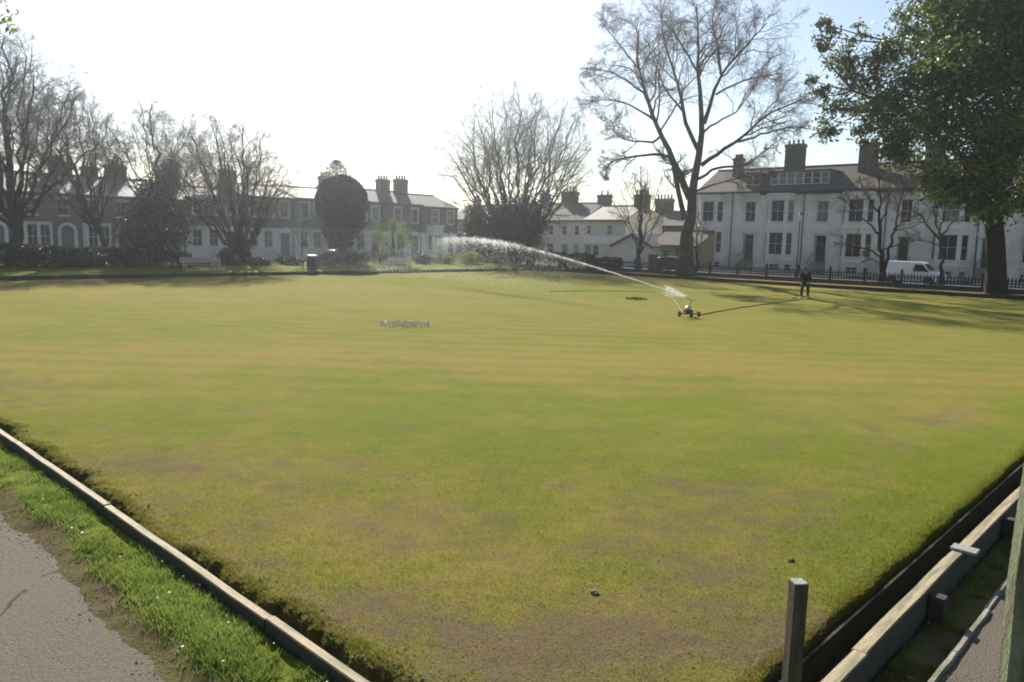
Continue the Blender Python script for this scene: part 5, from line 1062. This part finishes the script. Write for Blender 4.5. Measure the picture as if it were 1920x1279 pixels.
# ------------------------------------------------------------------ sprinkler, hose, spray
p = gz(1292, 594, 0); SP = np.array([p.x, p.y, 0.]); sp = thing('travelling_sprinkler', 'small wheeled lawn sprinkler cart throwing a jet across the green', 'sprinkler', (p.x, p.y, .005), R_(12))
def swheel(x, y, r=.10, w=.06):
    o = MB().tube([(x-w/2, y, r), (x+w/2, y, r)], r, 16).build('wheel', 'rubber', sp); MB().tube([(x-w/2-.006, y, r), (x+w/2+.006, y, r)], r*.45, 10).build('hub', 'steel', o)
swheel(-.38, .05); swheel(.38, -.02); swheel(-.05, -.28, .08)
MB().box(-.36, .36, -.0, .05, .085, .125).build('axle', 'green_metal', sp); mb = MB().box(-.09, .06, -.26, .2, .10, .16); mb.box(-.16, .14, -.04, .18, .16, .26); mb.build('chassis', 'green_metal', sp, bevel=.008)
MB().tube([(-.02, .07, .26), (-.02, .07, .36), (-.02, .07, .40)], [.09, .10, .05], 12).build('gearbox', 'steel', sp); MB().tube([(.08, .07, .2), (.08, .07, .62)], .018, 8).build('riser', 'steel', sp); MB().tube([(.08, .07, .60), (.02, .10, .66), (-.12, .16, .74)], [.026, .024, .014], 8).build('nozzle', 'steel', sp); MB().tube([(.08, .07, .62), (.26, .02, .60)], .012, 6).build('counter_arm', 'steel', sp)
hp = [gz(x, y, .015) for x, y in ((1309, 591), (1322, 589), (1340, 585), (1370, 580), (1400, 575), (1440, 570), (1475, 565), (1500, 562))]; hp = resample([np.array(q) for q in hp], 40); hp[:, 2] = .018; hp[1:-1, :2] += np.random.default_rng(5).normal(size=(38, 2))*[.02, .06]
tag(MB().tube([tuple(q) for q in hp], .019, 6).build('garden_hose', 'hose_rubber', smooth=True), 'dark hose lying on the turf from sprinkler cart to the man', 'hose')
hp = [gz(x, y, .01) for x, y in ((1030, 547), (1100, 545), (1170, 546), (1240, 548), (1262, 560), (1280, 586))]; hp = resample([np.array(q) for q in hp], 30); hp[:, 2] = .012
tag(MB().tube([tuple(q) for q in hp], .014, 5).build('guide_cable', 'hose_rubber', smooth=True), 'thin dark guide cable running over the turf ahead of the sprinkler', 'cable')
p = gz(1489, 560, 0); o = thing('hose_connector', 'small pale hose fitting on the turf by the man', 'fitting', (p.x, p.y, 0)); MB().tube([(-.12, 0, .05), (.09, 0, .05)], [.045, .04], 10).build('barrel', 'wire', o); MB().tube([(.09, 0, .05), (.16, 0, .05)], .025, 8).build('coupling', 'steel', o); MB().box(-.09, .05, -.04, .04, -.005, .012).build('foot', 'wire', o)
# spray: parabola from the nozzle, opening into falling drops
rs2 = np.random.default_rng(12)
S0 = SP+np.array([-.12, .16, .76]); E0 = np.array([-10., 56., 0.]); U = E0-S0; U[2] = 0
def jet(t): return S0[None]+U[None]*t[:, None]+np.stack([0*t, 0*t, 4.9*t-(4.9+S0[2])*t**3.5], -1)
def drops(C, s, stretch=None):
    base = np.array([[1, 0, 0], [-1, 0, 0], [0, 1, 0], [0, -1, 0], [0, 0, 1], [0, 0, -1]], float); fc = np.array([[0, 2, 4], [2, 1, 4], [1, 3, 4], [3, 0, 4], [2, 0, 5], [1, 2, 5], [3, 1, 5], [0, 3, 5]])
    V = C[:, None]+base[None]*s[:, None, None]*(1 if stretch is None else np.asarray(stretch)[None, None]); return V.reshape(-1, 3), (np.arange(len(C))[:, None, None]*6+fc[None]).reshape(-1, 3)
n = 7000; t_ = rs2.random(n)**1.1*.68; t_ = t_+.012*np.sin(t_*170)*t_; keep = rs2.random(n) < 1.15-t_; t_ = t_[keep]; n = len(t_)
C = jet(t_)+rs2.normal(size=(n, 3))*(.008+.16*t_**2)[:, None]; C[:, 2] -= rs2.exponential(1, n)*.75*t_**2.4
v1 = drops(C, .004+.006*rs2.random(n)+.009*t_)
n = 11000; t_ = .25+.8*rs2.random(n)**.85; C = jet(np.minimum(t_, .97)); hh = C[:, 2].copy(); C[:, 2] = hh*(1-rs2.random(n)**1.3*.97); C += rs2.normal(size=(n, 3))*np.array([1.0, 1.0, .15])*(.1+t_[:, None]**1.5); C = C[C[:, 2] > .25]
v2 = drops(C, .005+.008*rs2.random(len(C))**2)
n = 3000; t_ = .40+.26*rs2.random(n); C = jet(t_)+rs2.normal(size=(n, 3))*np.array([.5, .5, .07])*(.3+t_[:, None]); C[:, 2] -= rs2.exponential(1, n)*.28*t_; v1b = drops(C, .006+.012*rs2.random(n)**1.5)
n = 900; C = S0+np.stack([-.75*rs2.random(n)**1.3, .5*rs2.random(n), 0*rs2.random(n)], -1); C[:, 2] += -(C[:, 0]-S0[0])*.6*rs2.random(n)**.7-.02; C += rs2.normal(size=(n, 3))*.03; v3 = drops(C, .005+.008*rs2.random(n))
n = 9000; C = np.array([-11.5, 53.5, 0])+np.stack([rs2.normal(size=n)*4.0, rs2.normal(size=n)*1.6, .3+2.9*rs2.random(n)**1.4], -1); v4 = drops(C, .005+.009*rs2.random(n)**2)
v, f = join([v1, v1b, v2, v3, v4]); tag(obj('water_spray', mesh_np('water_spray', v, f, 'water')), 'arching jet of white water drops thrown by the sprinkler', 'water', kind='stuff')

# low wire guards over reseeded patches
def guard(label, px, py, W, D, Hh, nst, mat, seed, sandy):
    p = gz(px, py, 0); t = thing('wire_guard', label, 'guard', (p.x, p.y, 0), 0.); rg = random.Random(seed)
    st_ = MB().tube([(0, 0, -.05), (0, 0, Hh)], .011, 5).mesh('stake', mat)
    for k in range(nst):
        a = 2*math.pi*k/nst; obj('stake', st_, t, (math.cos(a)*W/2*rg.uniform(.94, 1.03), math.sin(a)*D/2, rg.uniform(-.04, .02)))
    for j in range(11):
        y = (j/10-.5)*D; hw = W/2*math.sqrt(max(.05, 1-(2*y/D)**2)); pts = [(-hw+2*hw*i/24, y+rg.uniform(-.03, .03), .01+rg.random()**1.5*Hh*.9) for i in range(25)]; MB().tube(pts, .007, 4).build('wire_strand', mat, t)
    if sandy:
        pts = [(W*.40*math.cos(a)*rg.uniform(.8, 1.1), D*.42*math.sin(a)*rg.uniform(.8, 1.1)) for a in np.arange(16)*math.pi/8]; MB().slab(pts, .004, .024).build('sand_patch', 'sand', t)
guard('pale wire guard staked over a sandy patch in the middle of the green', 760, 611, 1.55, 1.1, .16, 16, 'wire', 3, False)
guard('small dark wire guard staked on the turf beyond the sprinkler', 1193, 562, 1.05, .8, .12, 12, 'hose_rubber', 4, False)

# ------------------------------------------------------------------ the man with the hose
def skin_obj(name, verts, edges, radii, mat, par, sub=2, root=0):
    me = bpy.data.meshes.new(name); me.from_pydata(verts, edges, []); me.materials.append(MT[mat]); o = obj(name, me, par)
    md = o.modifiers.new('skin', 'SKIN'); md.use_smooth_shade = True; sv = me.skin_vertices[0].data
    for i, r in enumerate(radii): sv[i].radius = (r, r) if not isinstance(r, tuple) else r
    for i in range(len(verts)): sv[i].use_root = (i == root)
    s = o.modifiers.new('sub', 'SUBSURF'); s.levels = sub; s.render_levels = sub; return o
p = gz(1508, 560, 0); man = thing('person', 'person in dark jacket and trousers bending over the hose on the turf', 'person', (p.x, p.y, .006), R_(-25))
# local: faces -y; slightly stooped
J = dict(pel=(0, 0, .90), wa=(0, -.04, 1.04), ch=(0, -.13, 1.24), nk=(0, -.26, 1.41), hd=(0, -.335, 1.47), ht=(0, -.38, 1.555))
bv = []; be = []; br_ = []; ix = {}
def add(k, p, r, par=None):
    ix[k] = len(bv); bv.append(p); br_.append(r)
    if par: be.append((ix[par], ix[k]))
add('pel', J['pel'], (.16, .11)); add('wa', J['wa'], (.15, .105), 'pel'); add('ch', J['ch'], (.17, .115), 'wa'); add('nk', J['nk'], .06, 'ch'); add('hd', J['hd'], (.075, .085), 'nk'); add('ht', J['ht'], (.07, .085), 'hd')
arms = {}
for s, sh, el, wr in ((-1, (-.19, -.17, 1.33), (-.25, -.25, 1.06), (-.17, -.40, .88)), (1, (.19, -.17, 1.33), (.26, -.22, 1.05), (.16, -.39, .90))):
    add(f'sh{s}', sh, .065, 'ch'); add(f'el{s}', el, .048, f'sh{s}'); add(f'wr{s}', wr, .032, f'el{s}'); hx = (wr[0]-s*.02, wr[1]-.05, wr[2]-.06); add(f'hn{s}', hx, (.040, .022), f'wr{s}')
    for k in range(4):
        b1 = (hx[0]+(k-1.5)*.021, hx[1]-.03, hx[2]-.035-(.006 if k in (1, 2) else 0)); b2 = (b1[0], b1[1]+.005, b1[2]-.034); b3 = (b2[0], b2[1]+.022, b2[2]-.016)
        add(f'f{s}{k}a', b1, .009, f'hn{s}'); add(f'f{s}{k}b', b2, .0085, f'f{s}{k}a'); add(f'f{s}{k}c', b3, .0075, f'f{s}{k}b')
    add(f't{s}a', (hx[0]-s*.045, hx[1]-.01, hx[2]-.005), .010, f'hn{s}'); add(f't{s}b', (hx[0]-s*.05, hx[1]-.03, hx[2]-.035), .009, f't{s}a'); arms[s] = (sh, el, wr)
legs = {}
for s, hp_, kn, an, toe in ((-1, (-.10, .01, .86), (-.15, -.03, .47), (-.17, .03, .08), (-.19, -.15, .03)), (1, (.10, .01, .86), (.16, -.05, .47), (.17, .01, .08), (.20, -.17, .03))):
    add(f'hp{s}', hp_, .09, 'pel'); add(f'kn{s}', kn, .06, f'hp{s}'); add(f'an{s}', an, .042, f'kn{s}'); add(f'to{s}', toe, .03, f'an{s}'); legs[s] = (hp_, kn, an, toe)
body = skin_obj('body', bv, be, br_, 'skin', man)
jv = [J['pel'], J['wa'], J['ch'], (0, -.235, 1.385)]; je = [(0, 1), (1, 2), (2, 3)]; jr = [(.195, .14), (.185, .135), (.205, .145), .085]
for s in (-1, 1):
    sh, el, wr = arms[s]; n = len(jv); jv += [sh, el, wr]; je += [(2, n), (n, n+1), (n+1, n+2)]; jr += [.085, .068, .052]
skin_obj('jacket', jv, je, jr, 'cloth_black', man)
tv = [(0, .0, .95)]; te = []; tr2 = [(.175, .125)]
for s in (-1, 1):
    h_, k_, a_, _ = legs[s]; n = len(tv); tv += [h_, k_, (a_[0], a_[1], a_[2]+.03)]; te += [(0, n), (n, n+1), (n+1, n+2)]; tr2 += [.115, .082, .072]
skin_obj('trousers', tv, te, tr2, 'cloth_navy', man)
for s in (-1, 1):
    a_, to = legs[s][2], legs[s][3]; skin_obj('shoe', [(a_[0], a_[1]+.04, .045), (a_[0]*.5+to[0]*.5, (a_[1]+to[1])/2, .045), (to[0], to[1]-.03, .035)], [(0, 1), (1, 2)], [(.05, .045), (.052, .04), (.042, .03)], 'shoe', man, 1)
skin_obj('hair', [(0, -.33, 1.53), (0, -.36, 1.575), (0, -.30, 1.50)], [(0, 1), (0, 2)], [(.088, .09), (.075, .07), (.07, .06)], 'hair', man, 2)
import bmesh
def small(name, c, s, mat):
    bm = bmesh.new(); bmesh.ops.create_icosphere(bm, subdivisions=2, radius=1); me = bpy.data.meshes.new(name); bm.to_mesh(me); bm.free(); me.materials.append(MT[mat]); o = obj(name, me, man, c); o.scale = s; return o
for s in (-1, 1): small('ear', (s*.078, -.335, 1.475), (.012, .022, .032), 'skin'); small('eye', (s*.03, -.425, 1.475), (.011, .009, .009), 'hair')
small('nose', (0, -.432, 1.45), (.014, .02, .022), 'skin'); small('mouth', (0, -.418, 1.415), (.026, .008, .007), 'clay_pot')

# ------------------------------------------------------------------ lens glare stand-in: added box of thin scattering air round camera and scene
GLARE_HAZE = 0.0006
if GLARE_HAZE:
    mb = MB().box(-110, 110, -40, 125, -1.2, 26.); m = bpy.data.materials.new('glare_haze'); m.use_nodes = True; nt = m.node_tree; nt.nodes.clear()
    out = nt.nodes.new('ShaderNodeOutputMaterial'); pv = nt.nodes.new('ShaderNodeVolumePrincipled'); pv.inputs['Color'].default_value = (.86, .93, 1, 1); pv.inputs['Density'].default_value = GLARE_HAZE; pv.inputs['Anisotropy'].default_value = .8
    nt.links.new(pv.outputs[0], out.inputs['Volume']); MT['glare_haze'] = m
    tag(mb.build('glare_haze', 'glare_haze'), 'thin scattering air added over the park to stand in for lens glare', 'glare_haze', kind='stuff')
